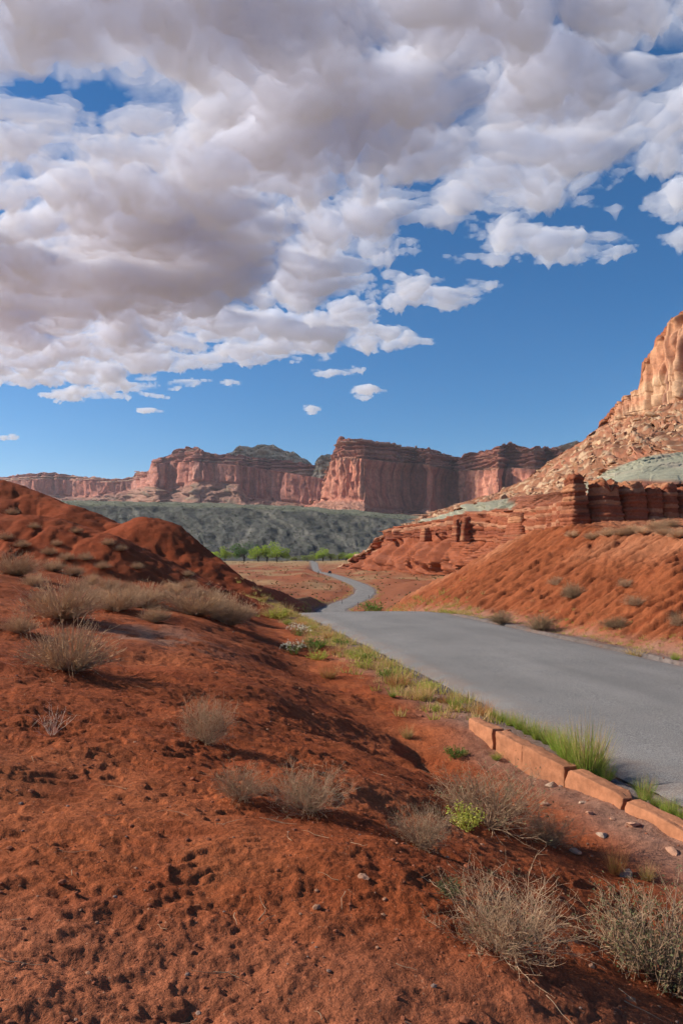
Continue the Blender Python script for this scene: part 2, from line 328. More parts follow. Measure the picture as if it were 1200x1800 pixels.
# ------------------------------------------------------------------ cliffs and slopes: lofted between strata lines
def loft(layers, px, counts, ease=None):
    """layers: lists of (px, py, distance) along one stratum line each; gives grids of x, y, z, layer coordinate, arc length, outward direction"""
    L = []
    for l in layers:
        a = np.array(l, float); yy = np.interp(px, a[:, 0], a[:, 1]); dd = np.interp(px, a[:, 0], a[:, 2])
        L.append(np.stack([(px-CX)/F*dd, dd, (HY-yy)/F*dd], -1))
    rows, tv = [], []
    for i, n in enumerate(counts):
        for k in range(n):
            t = k/n; e = ease[i](t) if ease and ease[i] else t
            rows.append(L[i]*(1-e)+L[i+1]*e if not ease or not ease[i] else np.concatenate([L[i][:, :2]*(1-t)+L[i+1][:, :2]*t, (L[i][:, 2:]*(1-e)+L[i+1][:, 2:]*e)], 1)); tv.append(i+t)
    rows.append(L[-1]); tv.append(len(counts))
    G = np.array(rows); t = np.repeat(np.array(tv)[:, None], len(px), 1)
    mid = L[len(L)//2]; ds = np.hypot(np.gradient(mid[:, 0]), np.gradient(mid[:, 1])); s = np.repeat(np.cumsum(ds)[None], len(rows), 0)
    tx = np.gradient(G[..., 0], axis=1); ty = np.gradient(G[..., 1], axis=1); k = np.ones(9)/9
    for a in (tx, ty):
        for r in range(a.shape[0]): a[r] = np.convolve(np.pad(a[r], 4, mode='edge'), k, 'valid')
    ln = np.hypot(tx, ty)+1e-9; out = np.stack([ty/ln, -tx/ln], -1)                      # towards the viewer's side
    return G, t, s, out
def between(t, a, b, e=.15): return sm(t, a-e, a+e)*(1-sm(t, b-e, b+e))

def build_mesa():
    """the big far mesa with the alcove walls"""
    px = np.concatenate([np.linspace(530, 800, 320), np.linspace(800, 1120, 170)[1:]])
    # plan zigzag: how far each part of the wall stands
    D = [(530, 2720), (568, 2640), (600, 2500), (640, 2400), (652, 2440), (700, 2560), (735, 2620), (742, 2540), (754, 2430), (770, 2500), (798, 2590), (806, 2480), (850, 2280), (878, 2150), (886, 2220), (905, 2180), (940, 2080), (960, 2140), (1000, 2050), (1120, 1900)]
    def lay(ys, dd): return [(p, ipl(p, ys), ipl(p, D)+dd) for p in np.linspace(530, 1120, 300)]
    foot = [(530, 893), (555, 885), (568, 879), (600, 878), (640, 880), (652, 892), (735, 897), (745, 893), (757, 893), (765, 900), (798, 905), (850, 898), (1120, 890)]
    bench = [(530, 893), (566, 874), (572, 850), (580, 818), (588, 806), (640, 806), (690, 812), (740, 815), (800, 828), (850, 826), (900, 822), (960, 826), (1000, 822), (1120, 810)]
    top = [(530, 893), (567, 872), (573, 848), (581, 815), (590, 788), (597, 769), (640, 770), (665, 775), (700, 782), (720, 783), (745, 788), (762, 790), (800, 803), (811, 805), (816, 796), (860, 791), (880, 781), (900, 778), (930, 786), (960, 787), (985, 783), (1120, 760)]
    G, t, s, out = loft([lay([(530, 905), (1120, 915)], -330), lay([(530, 896), (600, 912), (650, 914), (740, 914), (800, 918), (1120, 918)], -210), lay(foot, 0), lay(bench, 22), lay(bench, 60), lay(top, 95), lay(top, 700)],
                        px, (4, 34, 80, 10, 44, 4))
    z = G[..., 2]; q = px[None]+0*t
    cliff = between(t, 2.05, 3.0, .06); up = between(t, 4.0, 5.0, .08); tal = between(t, .6, 1.95, .15)
    butt = sm(q, 648, 640)+sm(q, 800, 812); alc = 1-np.clip(butt, 0, 1)                    # ribbed buttress against smooth alcove wall
    ribs = .45*billow(s/46, z/420, 2, .5, seed=301)+.55*billow(s/17+.2*nz(s/30, z/60, 302), z/330, 3, .55, seed=303); fine = billow(s/8, z/90, 3, .6, seed=305)
    o = cliff*((ribs-.3)*lerp(9, 74, np.clip(butt, 0, 1))+(fine-.3)*lerp(6, 22, np.clip(butt, 0, 1)))
    o = o-cliff*alc*sm(t, 2.0, 2.35)*sm(t, 3.02, 2.75)*16                                   # the walls are hollowed under the rim
    ledge = nz(z/9.0+.8*nz(s/160, z/60, 311), s/900, 312)
    o = o+up*((billow(s/46, z/200, 4, .55, seed=315)-.3)*80+ledge*16)+sm(t, 4.6, 5)*billow(s/30, z/30, 3, seed=317)*18
    o = o+tal*((billow(s/70, t*2.0, 4, .55, seed=318)-.3)*60)
    G[..., 0] += out[..., 0]*o; G[..., 1] += out[..., 1]*o
    G[..., 2] += np.where(t > 4.4, (billow(s/60, q*0+1, 4, .65, seed=319)-.35)*34*sm(t, 4.4, 5), 0)+tal*(billow(s/16, t*9, 3, seed=320)-.3)*9
    w = z+6*nz(s/120, z/40, 330)
    c = np.zeros(G.shape)+np.array((.44, .165, .105))
    c = mixc(c, (.52, .25, .16), sm(nz(s/30, z/260, 331), -.2, .5)*cliff*.7)
    c = mixc(c, (.19, .075, .055), sm(nz(s/22, z/300, 333), .12, .5)*cliff*.65)             # desert varnish
    c = mixc(c, (.29, .115, .075), up*.8); c = mixc(c, (.50, .34, .23), up*sm(nz(w/14, s/2500, 335), .1, .5)*.55)
    c = mixc(c, (.33, .17, .115), tal*.9); c = mixc(c, (.20, .17, .11), sm(t, .95, .7)*.6)
    c = mixc(c, (.20, .16, .10), between(t, 3.0, 4.05, .06)*.5)
    c = mixc(c, (.52, .42, .30), sm(q, 985, 1003)*sm(t, 4.5, 4.8)*.9)
    o_ = obj('mesa', mesh('mesa', G.reshape(-1, 3), grid_faces(*t.shape), M_far, c.reshape(-1, 3)))
    tag(o_, 'tall red mesa with ribbed prow and shaded alcove walls above the valley', 'mesa', kind='structure')

def build_west_mesa():
    px = np.linspace(-200, 610, 440)
    D = [(-200, 5200), (0, 4700), (60, 4500), (120, 4520), (170, 4300), (232, 4200), (244, 3800), (262, 3560), (270, 3420), (302, 3500), (330, 3380), (345, 3300), (385, 3330), (420, 3260), (470, 3300), (540, 3150), (610, 3050)]
    def lay(ys, dd): return [(p, ipl(p, ys), ipl(p, D)+dd) for p in np.linspace(-200, 610, 400)]
    top = [(-200, 850), (0, 839), (35, 833), (80, 829), (110, 832), (150, 837), (200, 841), (232, 839), (242, 828), (262, 827), (268, 806), (285, 803), (302, 797), (305, 789), (335, 785), (352, 788), (362, 793), (385, 797), (420, 800), (450, 803), (500, 808), (530, 812), (560, 818), (580, 825), (610, 830)]
    mid_ = [(-200, 865), (0, 846), (80, 842), (150, 846), (200, 848), (232, 846), (262, 834), (270, 815), (300, 813), (335, 812), (385, 815), (420, 818), (500, 830), (560, 840), (610, 850)]
    foot = [(-200, 880), (0, 866), (80, 868), (150, 874), (200, 866), (235, 858), (265, 852), (300, 862), (340, 846), (385, 848), (420, 850), (435, 872), (500, 882), (560, 890), (610, 895)]
    G, t, s, out = loft([lay([(-200, 915), (610, 915)], -500), lay([(-200, 898), (100, 893), (300, 892), (610, 902)], -260), lay(foot, 0), lay(mid_, 25), lay(mid_, 110), lay(top, 160), lay(top, 900)], px, (4, 30, 60, 8, 40, 4))
    z = G[..., 2]; q = px[None]+0*t
    cliff = between(t, 2.05, 3.0, .06); up = between(t, 4.0, 5.0, .08); tal = between(t, .6, 1.95, .15)
    o = cliff*((.5*billow(s/75, z/600, 2, .5, seed=351)+.5*billow(s/26, z/500, 3, .55, seed=352)-.3)*135+(billow(s/22, z/120, 3, .6, seed=353)-.3)*30)
    ledge = nz(z/10.0+.8*nz(s/200, z/60, 355), s/1200, 356)
    o = o+up*((billow(s/80, z/200, 4, .55, seed=357)-.3)*130+ledge*22)+tal*((billow(s/110, t*2, 4, .55, seed=358)-.3)*150)
    G[..., 0] += out[..., 0]*o; G[..., 1] += out[..., 1]*o
    G[..., 2] += np.where(t > 4.4, (billow(s/80, q*0+1, 4, .65, seed=359)-.35)*34*sm(t, 4.4, 5), 0)+tal*(billow(s/25, t*9, 3, seed=360)-.3)*10
    w = z+8*nz(s/160, z/40, 361)
    c = np.zeros(G.shape)+np.array((.38, .145, .10))
    c = mixc(c, (.44, .22, .165), sm(nz(s/40, z/300, 362), -.2, .5)*cliff*.7); c = mixc(c, (.19, .08, .06), sm(nz(s/30, z/300, 363), .12, .5)*cliff*.6)
    c = mixc(c, (.26, .105, .075), up*.8); c = mixc(c, (.46, .32, .22), up*sm(nz(w/13, s/3000, 364), .05, .4)*.6)
    c = mixc(c, (.27, .15, .105), tal*.9); c = mixc(c, (.16, .135, .09), tal*sm(nz(s/90, t*4, 365), .1, .6)*.6)
    o_ = obj('mesa', mesh('mesa', G.reshape(-1, 3), grid_faces(*t.shape), M_far, c.reshape(-1, 3)))
    tag(o_, 'long hazy maroon mesa with stepped top behind the left red hill', 'mesa', kind='structure')

def build_domes():
    """pale slickrock domes standing behind the mesas"""
    def dome(name, label, sky, d, n, seed):
        px = np.linspace(sky[0][0], sky[-1][0], n); q = np.array(sky, float)
        hi = [(p, y, d) for p, y in sky]; lo = [(p, max(y+45, 850), d-160) for p, y in sky]; mid_ = [(p, y+9, d-60) for p, y in sky]; bk = [(p, y+60, d+600) for p, y in sky]
        G, t, s, out = loft([lo, mid_, hi, bk], px, (30, 22, 14)); z = G[..., 2]
        o = (billow(s/70, z/45, 4, .55, seed=seed)-.3)*110+nz(z/11, s/900, seed+9)*14
        G[..., 0] += out[..., 0]*o; G[..., 1] += out[..., 1]*o; G[..., 2] += (billow(s/60, t*3, 3, seed=seed+3)-.3)*22*sm(t, .5, 2)
        c = np.zeros(G.shape)+np.array((.44, .36, .25)); c = mixc(c, (.30, .16, .11), sm(nz(z/16+nz(s/90, z/30, seed+5), s/2000, seed+6), .1, .5)*.6); c = mixc(c, (.14, .14, .09), sm(fbm(s/25, z/18, 3, seed=seed+7), .2, .8)*.6)
        o_ = obj(name, mesh(name, G.reshape(-1, 3), grid_faces(*t.shape), M_far, c.reshape(-1, 3))); tag(o_, label, 'rock dome', kind='structure')
    dome('rock_dome', 'broad pale slickrock dome behind the stepped maroon mesa', [(385, 808), (405, 794), (415, 787), (430, 783), (440, 788), (452, 783), (465, 780), (480, 781), (495, 789), (510, 795), (530, 803), (548, 816), (556, 830)], 3750, 200, 381)
    dome('rock_dome', 'small pale grey dome tucked against the mesa prow', [(548, 830), (556, 810), (563, 801), (575, 798), (590, 797), (605, 802), (620, 820)], 3300, 90, 391)
    dome('rock_dome', 'white sandstone domes peeking over the boulder slope', [(955, 800), (968, 788), (985, 782), (1000, 777), (1010, 774), (1020, 778), (1040, 775), (1060, 790)], 3000, 90, 401)

def build_bench():
    px = np.linspace(-150, 900, 440)
    top = [(-150, 885), (110, 888), (250, 890), (400, 893), (540, 899), (640, 907), (720, 914), (900, 925)]
    def lay(ys, dd): return [(p, ipl(p, ys) if isinstance(ys, list) else ys, dd(p) if callable(dd) else dd) for p in np.linspace(-150, 900, 80)]
    back = [(p, y-8, 2150) for p, y in top]
    G, t, s, out = loft([lay(994, 930), lay(980, 960), lay(top, lambda p: 1330-.12*(p-100)), lay([(p, y-.8) for p, y in top], lambda p: 1390), back], px, (4, 66, 6, 14))
    z = G[..., 2]; face = between(t, 1.0, 2.0, .06)
    gul = billow(s/62+z/55+.5*nz(s/90, z/30, 421), z/260, 4, .6, seed=422)
    o = face*((gul-.3)*30+(billow(s/17+z/30, z/50, 3, .6, seed=424)-.3)*9)
    G[..., 0] += out[..., 0]*o; G[..., 1] += out[..., 1]*o; G[..., 2] += (t > 1)*fbm(s/40, t*6, 4, seed=425)*3.2
    c = np.zeros(G.shape)+np.array((.085, .082, .068))
    c = mixc(c, (.145, .132, .105), sm(fbm(s/50, z/30, 4, seed=426), 0, .7)*.7); c = mixc(c, (.07, .075, .055), sm(fbm(s/9, z/5, 3, seed=427), .1, .7)*.7)
    c = mixc(c, (.17, .165, .105), sm(t, 1.97, 2.05)*.8); c = mixc(c, (.09, .10, .06), sm(t, 1.97, 2.05)*sm(fbm(s/30, t*20, 4, seed=428), 0, .5)*.8)
    o_ = obj('terrace', mesh('terrace', G.reshape(-1, 3), grid_faces(*t.shape), M_far, c.reshape(-1, 3)))
    tag(o_, 'dark grey green terrace slope below the mesas, across the valley', 'slope', kind='structure'); return G, t

def build_east():
    """the right flank: badland mounds, banded hoodoo wall, grey shale, boulder slope and the big sunlit cliff"""
    px = np.concatenate([np.linspace(600, 960, 330), np.linspace(960, 1230, 330)[1:], np.linspace(1230, 1700, 60)[1:]])
    T = {  # px: (y, d) for each stratum line
        600: [(1004, 640), (999, 645), (998, 650), (998, 655), (998, 660), (998, 661)],
        640: [(1005, 570), (985, 588), (981, 592), (978, 600), (976, 606), (976, 607)],
        668: [(1007, 520), (964, 545), (955, 552), (952, 565), (950, 575), (950, 576)],
        700: [(1009, 475), (946, 500), (926, 508), (930, 530), (934, 560), (934, 561)],
        730: [(1009, 430), (944, 458), (921, 465), (920, 500), (918, 590), (918, 591)],
        760: [(1010, 395), (944, 420), (916, 427), (908, 470), (902, 620), (902, 621)],
        830: [(1012, 300), (947, 325), (902, 331), (886, 400), (879, 640), (879, 641)],
        880: [(1012, 245), (955, 262), (896, 268), (878, 350), (864, 645), (864, 646)],
        900: [(1010, 220), (957, 238), (898, 243), (874, 330), (858, 640), (857, 641)],
        960: [(1000, 150), (952, 163), (886, 168), (868, 270), (815, 620), (814, 622)],
        1000: [(1000, 112), (945, 122), (880, 126), (862, 225), (788, 612), (787, 614)],
        1030: [(1000, 98), (945, 107), (872, 111), (850, 205), (768, 604), (767, 606)],
        1048: [(1000, 98), (946, 108), (868, 112), (842, 198), (757, 600), (752, 606)],
        1052: [(1000, 98), (946, 108), (866, 112), (840, 197), (754, 598), (738, 606)],
        1076: [(1000, 99), (946, 109), (862, 113), (825, 190), (744, 580), (711, 590)],
        1100: [(1000, 100), (945, 110), (857, 114), (815, 188), (735, 560), (692, 570)],
        1120: [(1000, 101), (942, 111), (855, 115), (806, 186), (728, 545), (679, 556)],
        1125: [(1000, 101), (941, 111), (854, 115), (804, 186), (726, 541), (660, 552)],
        1127: [(1000, 101), (941, 111), (854, 115), (803, 185), (725, 540), (630, 551)],
        1146: [(1000, 102), (938, 112), (853, 116), (799, 184), (719, 524), (614, 536)],
        1152: [(1000, 102), (937, 112), (853, 116), (798, 184), (717, 518), (592, 530)],
        1165: [(1000, 103), (934, 113), (852, 117), (796, 183), (712, 508), (574, 520)],
        1200: [(1000, 105), (928, 115), (850, 119), (792, 180), (702, 480), (545, 492)],
        1300: [(1000, 110), (925, 121), (846, 125), (775, 175), (680, 440), (470, 455)],
        1700: [(1000, 130), (918, 145), (830, 150), (730, 160), (600, 360), (300, 375)]}
    ks = sorted(T); lay = [[(k, *T[k][i]) for k in ks] for i in range(6)]
    lay.append([(k, T[k][5][0]+(60 if k < 1050 else 2), T[k][5][1]+(160 if k < 1050 else 60)) for k in ks])
    conc = lambda e: e**1.35
    G, t, s, out = loft(lay, px, (66, 58, 34, 88, 84, 6), (lambda e: e**1.15, None, None, conc, None, None))
    z = G[..., 2]; q = px[None]+0*t; d = G[..., 1]
    s1 = np.repeat(np.cumsum(np.hypot(np.gradient(G[66, :, 0]), np.gradient(G[66, :, 1])))[None], t.shape[0], 0)
    s4 = np.repeat(np.cumsum(np.hypot(np.gradient(G[246, :, 0]), np.gradient(G[246, :, 1])))[None], t.shape[0], 0)
    farf = sm(d, 130, 420)                                                                # far part of the wall has larger forms
    mound = between(t, -.2, 1.0, .05); wall = between(t, 1.0, 2.0, .03); shale = between(t, 2.02, 3.0, .1); tal = between(t, 3.0, 4.0, .08); cliff = between(t, 4.02, 5.0, .04)
    # mounds: spurs with rills
    sp = billow(s1/lerp(13, 34, farf)+.35*nz(s1/20, t*2, 441), t*.30, 2, .5, seed=442); rl = billow(s1/lerp(2.6, 5.6, farf)+.5*nz(s1/9, t*3, 443), t*.55, 3, .6, seed=444)
    o = mound*((.26-sp)*lerp(18, 52, farf)*np.sin(np.clip(t, 0, 1)*np.pi*.9+.25)+(rl-.3)*lerp(3.4, 9.0, farf)*np.clip(1.2-t*.7, 0, 1))
    # banded wall: buttresses, thin ledges that differ from bed to bed
    cw = lerp(6.5, 15, farf); bu = billow(s1/cw+.25*nz(s1/4, z/5, 445), z/80, 2, .5, seed=446)
    bed = z/lerp(.75, 2.2, farf)+.35*nz(s1/14, z/6, 447); bi = np.floor(bed); bf = bed-bi
    led = (cell(bi, 448)-.5)*1.0+.35*np.sin(np.clip(bf, 0, 1)*np.pi)
    o = o+wall*((bu-.22)*lerp(6.5, 20, farf)+led*lerp(.32, 1.1, farf)+(billow(s1/2.2, z/1.6, 3, .6, seed=449)-.3)*lerp(.7, 2, farf))
    o = o+shale*((billow(s1/lerp(11, 30, farf), t*.5, 3, .5, seed=451)-.3)*lerp(7, 18, farf))
    o = o+tal*((billow(s4/60, t*2.2, 3, .55, seed=453)-.3)*26)
    blk = billow(s4/9, t*34, 3, .6, seed=455)
    G[..., 2] += tal*((blk-.3)*4.0+(billow(s4/22, t*13, 3, seed=456)-.3)*6)*sm(d, 170, 420)
    # big cliff: columns split by deep joints, rim broken into steps
    ri = billow(s4/11+.22*nz(s4/14, z/25, 461), z/300, 3, .55, seed=462); fi = billow(s4/7, z/240, 3, .6, seed=463)
    zb = z/7.5+.5*nz(s4/40, z/30, 464); li = np.floor(zb)
    o = o+cliff*((ri-.3)*25-17*(1-np.abs(nz(s4/23+.15*nz(s4/9, z/20, 468), z/400, 469)))**6+(fi-.3)*10+(cell(li, 465)-.5)*1.6+(billow(s4/14, z/12, 4, .6, seed=466)-.3)*6*sm(q, 1140, 1100))
    G[..., 0] += out[..., 0]*o; G[..., 1] += out[..., 1]*o
    G[..., 2] += sm(t, 4.5, 4.95)*(billow(s4/11, s4*0+3, 4, .6, seed=467)-.35)*12*sm(q, 1035, 1055)
    w = bed+.0
    c = np.zeros(G.shape)+np.array((.265, .076, .034))
    c = mixc(c, (.31, .105, .055), mound*sm(fbm(s1/14, t*3, 3, seed=471), -.2, .6)*.7)
    c = mixc(c, (.255, .078, .038), wall*.85)
    c = mixc(c, (.40, .19, .105), wall*sm(cell(bi, 473), .68, .8)*.75); c = mixc(c, (.17, .05, .028), wall*sm(cell(bi, 474), .7, .85)*.7)
    gs = between(t, 2.12+.22*nz(s1/16, t*0, 475), 2.95+.2*nz(s1/24, t*0, 476), .07)
    gl = np.clip(sm(q, 1018, 1034)+sm(q, 915, 895)*sm(q, 720, 745), 0, 1)
    c = mixc(c, (.34, .13, .075), between(t, 2., 3.1, .1)*.6); c = mixc(c, (.315, .30, .205), gs*gl*.95); c = mixc(c, (.40, .30, .22), gs*gl*sm(nz(s1/9, z/4, 477), .2, .6)*.5)
    c = mixc(c, (.28, .125, .065), tal*.92); c = mixc(c, (.52, .36, .22), tal*sm(fbm(s4/11, t*22, 3, seed=478), .05, .6)*.75); c = mixc(c, (.36, .13, .07), tal*sm(fbm(s4/40, t*5, 3, seed=479), .15, .6)*.7)
    c = mixc(c, (.16, .10, .06), tal*sm(fbm(s4/6, t*30, 3, seed=480), .35, .8)*.6)
    c = mixc(c, (.50, .235, .13), cliff); c = mixc(c, (.60, .42, .25), cliff*sm(nz(zb/3.2, s4/90, 481), .0, .5)*.65); c = mixc(c, (.58, .42, .25), cliff*sm(t, 4.45, 4.15)*.5)
    c = mixc(c, (.27, .12, .08), cliff*sm(nz(s4/5.5, z/90, 482), .15, .5)*.75); c = mixc(c, (.50, .24, .12), cliff*sm(t, 4.7, 4.95)*.6)
    V = G.reshape(-1, 3); Fc = grid_faces(*t.shape); tf = t.reshape(-1)[Fc[:, 0]]; col = c.reshape(-1, 3)
    root = empty('mountain', (V[:, 0].mean(), 300, -12)); tag(root, 'towering right hand mountain of red badlands, boulder slope and sunlit tan cliff', 'mountain', kind='structure')
    for nm, a, b_ in (('badland_mound', -1, 1), ('banded_wall', 1, 2), ('shale_slope', 2, 3), ('boulder_slope', 3, 4), ('cliff', 4, 9)):
        o_ = obj(nm, sub_mesh(nm, V, Fc, (tf >= a-1e-6) & (tf < b_-1e-6), M_rock, col), root); o_.location = -root.location
    return G, t
build_mesa(); build_west_mesa(); build_domes(); BENCH = build_bench()
EAST, EAST_T = build_east()

# ------------------------------------------------------------------ banded rock pillars in front of the wall
def pillar(label, px0, px1, ytop, ybase, d, thick, seed, lean=0., split=0.):
    """a fin of thin beds: px0..px1 is its breadth as seen, thick its depth in metres"""
    x0, x1 = (px0-CX)/F*d, (px1-CX)/F*d; z0, z1 = (HY-ybase)/F*d-1.2, (HY-ytop)/F*d; W = (x1-x0)/2; H = z1-z0
    nu, nv = 42, max(36, int(H*8.5)); a = np.linspace(0, 2*np.pi, nu, endpoint=False); U, Vv = np.meshgrid(a, np.linspace(0, 1, nv)); z = z0+Vv*H
    n_ = 5.0; cu, su = np.cos(U), np.sin(U); rr = (np.abs(cu)**n_+np.abs(su)**n_)**(-1/n_)
    taper = 1.16-.50*Vv**1.15+.10*nz(Vv*3.1+seed, Vv*0+.5, seed+8); taper = taper*np.where(Vv > .965, np.sqrt(np.clip(1-((Vv-.965)/.035)**2, .0, 1))*.6+.4, 1)
    lx, ly = rr*cu*W*1.04*taper, rr*su*thick/2*taper
    lx = np.where(cu > 0, lx*(1-.22*Vv*Vv), lx)+lean*Vv*H
    bed = z/.62+.3*nz(lx/4, z/5, seed); bi = np.floor(bed); bf = bed-bi
    k = (cell(bi, seed+1)-.5)*.30+.16*np.sin(bf*np.pi)+.62*(billow(U*2.2+seed, z/3.5, 3, .6, seed=seed+2)-.3)+.25*(billow(U*6, z/1.1, 3, .6, seed=seed+5)-.3)
    ux, uy = cu, su; lx = lx+ux*k; ly = ly+uy*k
    z = z-(.9*np.abs(nz(lx/1.7+seed, ly/2.2, seed+6))+.3*nz(lx/.6, ly/.6, seed+7))*sm(Vv, .70, 1)
    an = R(24); X = lx*math.cos(an)-ly*math.sin(an); Y = lx*math.sin(an)+ly*math.cos(an)
    if split: z = z-split*np.exp(-((lx/W+.15)/.22)**2)*sm(Vv, .72, 1)
    Vt = np.stack([X, Y, z-z0], -1).reshape(-1, 3); i = np.arange(nu*nv).reshape(nv, nu); j = np.roll(i, -1, 1)
    Fc = np.stack([i[:-1], j[:-1], j[1:], i[1:]], -1).reshape(-1, 4)
    top = len(Vt); Vt = np.vstack([Vt, [[X[-1].mean(), Y[-1].mean(), float((z-z0)[-1].mean())+.1]]]); faces = [tuple(f) for f in Fc]+[(int(i[-1, q]), int(j[-1, q]), top) for q in range(nu)]
    c = np.zeros(bed.shape+(3,))+np.array((.27, .085, .042)); c = mixc(c, (.44, .20, .10), sm(cell(bi, seed+3), .62, .75)*.8); c = mixc(c, (.16, .05, .028), sm(cell(bi, seed+4), .7, .85)*.7)
    c = np.vstack([c.reshape(-1, 3), [[.27, .085, .042]]])
    o = obj('rock_pillar', mesh('rock_pillar', Vt, faces, M_rock, c)); o.location = ((x0+x1)/2, d, z0); return tag(o, label, 'rock pillar', 'banded rock pillars at the foot of the mountain')
pillar('tallest straight banded red rock pillar, standing alone before the hoodoo wall', 992, 1028, 832, 948, 110, 3.4, 501, -.01)
pillar('double topped banded red pillar just right of the tallest pillar', 1034, 1086, 840, 946, 110, 5.0, 511, .0, 1.6)
pillar('rounded shoulder of banded red rock with pale hollow, third pillar of the wall', 1078, 1128, 846, 944, 111, 6.0, 521)
pillar('narrow banded buttress between the hollow pillar and the rightmost ones', 1117, 1152, 857, 942, 111.5, 6.0, 531)
pillar('banded buttress with a sunlit pale rib, second from the right edge', 1143, 1177, 848, 940, 112, 6.0, 541)
pillar('broad banded buttress at the right end of the hoodoo wall', 1168, 1226, 856, 936, 113, 6.5, 551)
pillar('square dark fin of banded rock left of the tallest pillar', 894, 940, 900, 960, 205, 9.0, 561)
pillar('stubby sunlit knob between the dark fin and the tallest pillar', 946, 972, 899, 955, 172, 6, 571)
pillar('low round banded stump beside the foot of the tallest pillar', 966, 996, 903, 953, 148, 6, 581)
pillar('thin red spire on the far badland ridge', 797, 806, 912, 948, 318, 4.0, 591)
pillar('wide dark fin on the far badland ridge', 806, 838, 908, 947, 318, 6.0, 601)
pillar('small pale turret at the far end of the badland ridge', 740, 756, 927, 948, 405, 6.0, 611)

# ------------------------------------------------------------------ stones
def rock_mesh(name, seed, mat, flat=.6, sub=3, sharp=.35):
    import bmesh
    bm = bmesh.new(); bmesh.ops.create_icosphere(bm, subdivisions=sub, radius=1)
    rg = np.random.default_rng(seed); N = rg.normal(size=(11, 3)); N /= np.linalg.norm(N, axis=1)[:, None]; cut = rg.uniform(.45, .9, 11)
    for v in bm.verts:
        p = np.array(v.co)
        for n, c in zip(N, cut):
            e = p@n-c
            if e > 0: p = p-n*e*.92
        p = p*(1+.06*math.sin(p[0]*9+seed)+.05*math.sin(p[1]*11+p[2]*7)); p[2] *= flat; v.co = p
    me = bpy.data.meshes.new(name); bm.to_mesh(me); bm.free(); me.materials.append(mat)
    me.polygons.foreach_set('use_smooth', np.zeros(len(me.polygons), bool)); return me
M_boul = plain('sandstone_boulder', (.50, .30, .17), .9, .1, .3, .9, bump=(4, .5, .1))
M_stone = plain('tan_stone', (.50, .26, .16), .9, .1, .25, 9, bump=(30, .5, .01))
M_white = plain('pale_stone', (.47, .31, .21), .9, .1, .2, 9, bump=(30, .5, .01))
def boulders():
    ms = [rock_mesh('boulder', 700+i, M_boul, .62, 2) for i in range(7)]
    sel = np.argwhere((EAST_T > 3.02) & (EAST_T < 3.97) & (EAST[..., 0]/EAST[..., 1]*F+CX < 1215) & (EAST[..., 0]/EAST[..., 1]*F+CX > 880))
    rg = np.random.default_rng(5); w = EAST[sel[:, 0], sel[:, 1], 1]; pick = sel[rg.choice(len(sel), 290, replace=False)]
    for k, (i, j) in enumerate(pick):
        p = EAST[i, j]; s = p[1]*float(rg.choice([.003, .0042, .006, .009], p=[.4, .34, .2, .06]))
        o = obj('boulder', ms[k % 7]); o.location = p+np.array((0, -.2*s, .1*s)); o.rotation_euler = (rg.uniform(-.5, .5), rg.uniform(-.5, .5), rg.uniform(0, 6.28)); o.scale = (s*rg.uniform(.8, 1.5), s, s*rg.uniform(.7, 1.2))
        tag(o, 'tan sandstone boulder on the steep slope below the sunlit cliff', 'boulder', 'boulders strewn over the slope under the cliff')
boulders()
def stones():
    L = [(970, 1383, 15, M_white, 'flat pale stone lying just below the middle of the kerb'), (1058, 1470, 11, M_white, 'whitish stone on the soil below the last kerb block'), (1113, 1452, 13, M_stone, 'flat tan slab close under the last kerb block'),
         (1100, 1538, 13, M_white, 'pale pointed stone between the two lone grass tufts'), (958, 1416, 8, M_stone, 'small orange flat stone behind the grey shrub'), (1008, 1498, 11, M_stone, 'orange stone half buried near the shaded ditch'),
         (640, 1543, 11, M_stone, 'rounded pinkish stone alone on the open soil'), (957, 1124, 7, M_white, 'white stone at the far edge of the road'), (1180, 1500, 12, M_stone, 'red stone at the end of the kerb by the picture edge'),
         (1035, 1430, 7, M_stone, 'small tan stone under the kerb joint'), (1022, 1412, 7, M_white, 'small pale chip under the kerb joint'), (770, 1228, 8, M_white, 'pale stone among the verge grass before the kerb'), (1075, 1440, 6, M_stone, 'little brown stone below the widest kerb gap')]
    for k, (x, y, s, m, lb) in enumerate(L):
        p = hit(x, y); o = obj('stone', rock_mesh('stone', 730+k, m, .5, 2)); sz = s/F*p.y; o.location = p+Vector((0, 0, sz*.12)); o.scale = (sz*1.25, sz, sz); o.rotation_euler = (random.uniform(-.2, .2), random.uniform(-.2, .2), random.uniform(0, 6))
        tag(o, lb, 'stone')
stones()
def scatter_mesh(name, base_v, base_f, pos, scale, rotz, mats, label, cat, kind='stuff', squash=None, midx=None, smooth=False):
    bv = np.asarray(base_v, float); n = len(pos); c, s = np.cos(rotz), np.sin(rotz); X = bv[None, :, 0]*c[:, None]-bv[None, :, 1]*s[:, None]; Y = bv[None, :, 0]*s[:, None]+bv[None, :, 1]*c[:, None]; Z = np.repeat(bv[None, :, 2], n, 0)
    if squash is not None: Z = Z*squash[:, None]
    V = np.stack([X, Y, Z], -1)*scale[:, None, None]+pos[:, None, :]; f = np.asarray(base_f); Fc = (f[None]+(np.arange(n)*len(bv))[:, None, None]).reshape(-1, f.shape[1])
    mi = None if midx is None else np.repeat(midx, len(f))
    o = obj(name, mesh(name, V.reshape(-1, 3), Fc, mats, smooth=smooth, midx=mi)); return tag(o, label, cat, kind=kind)
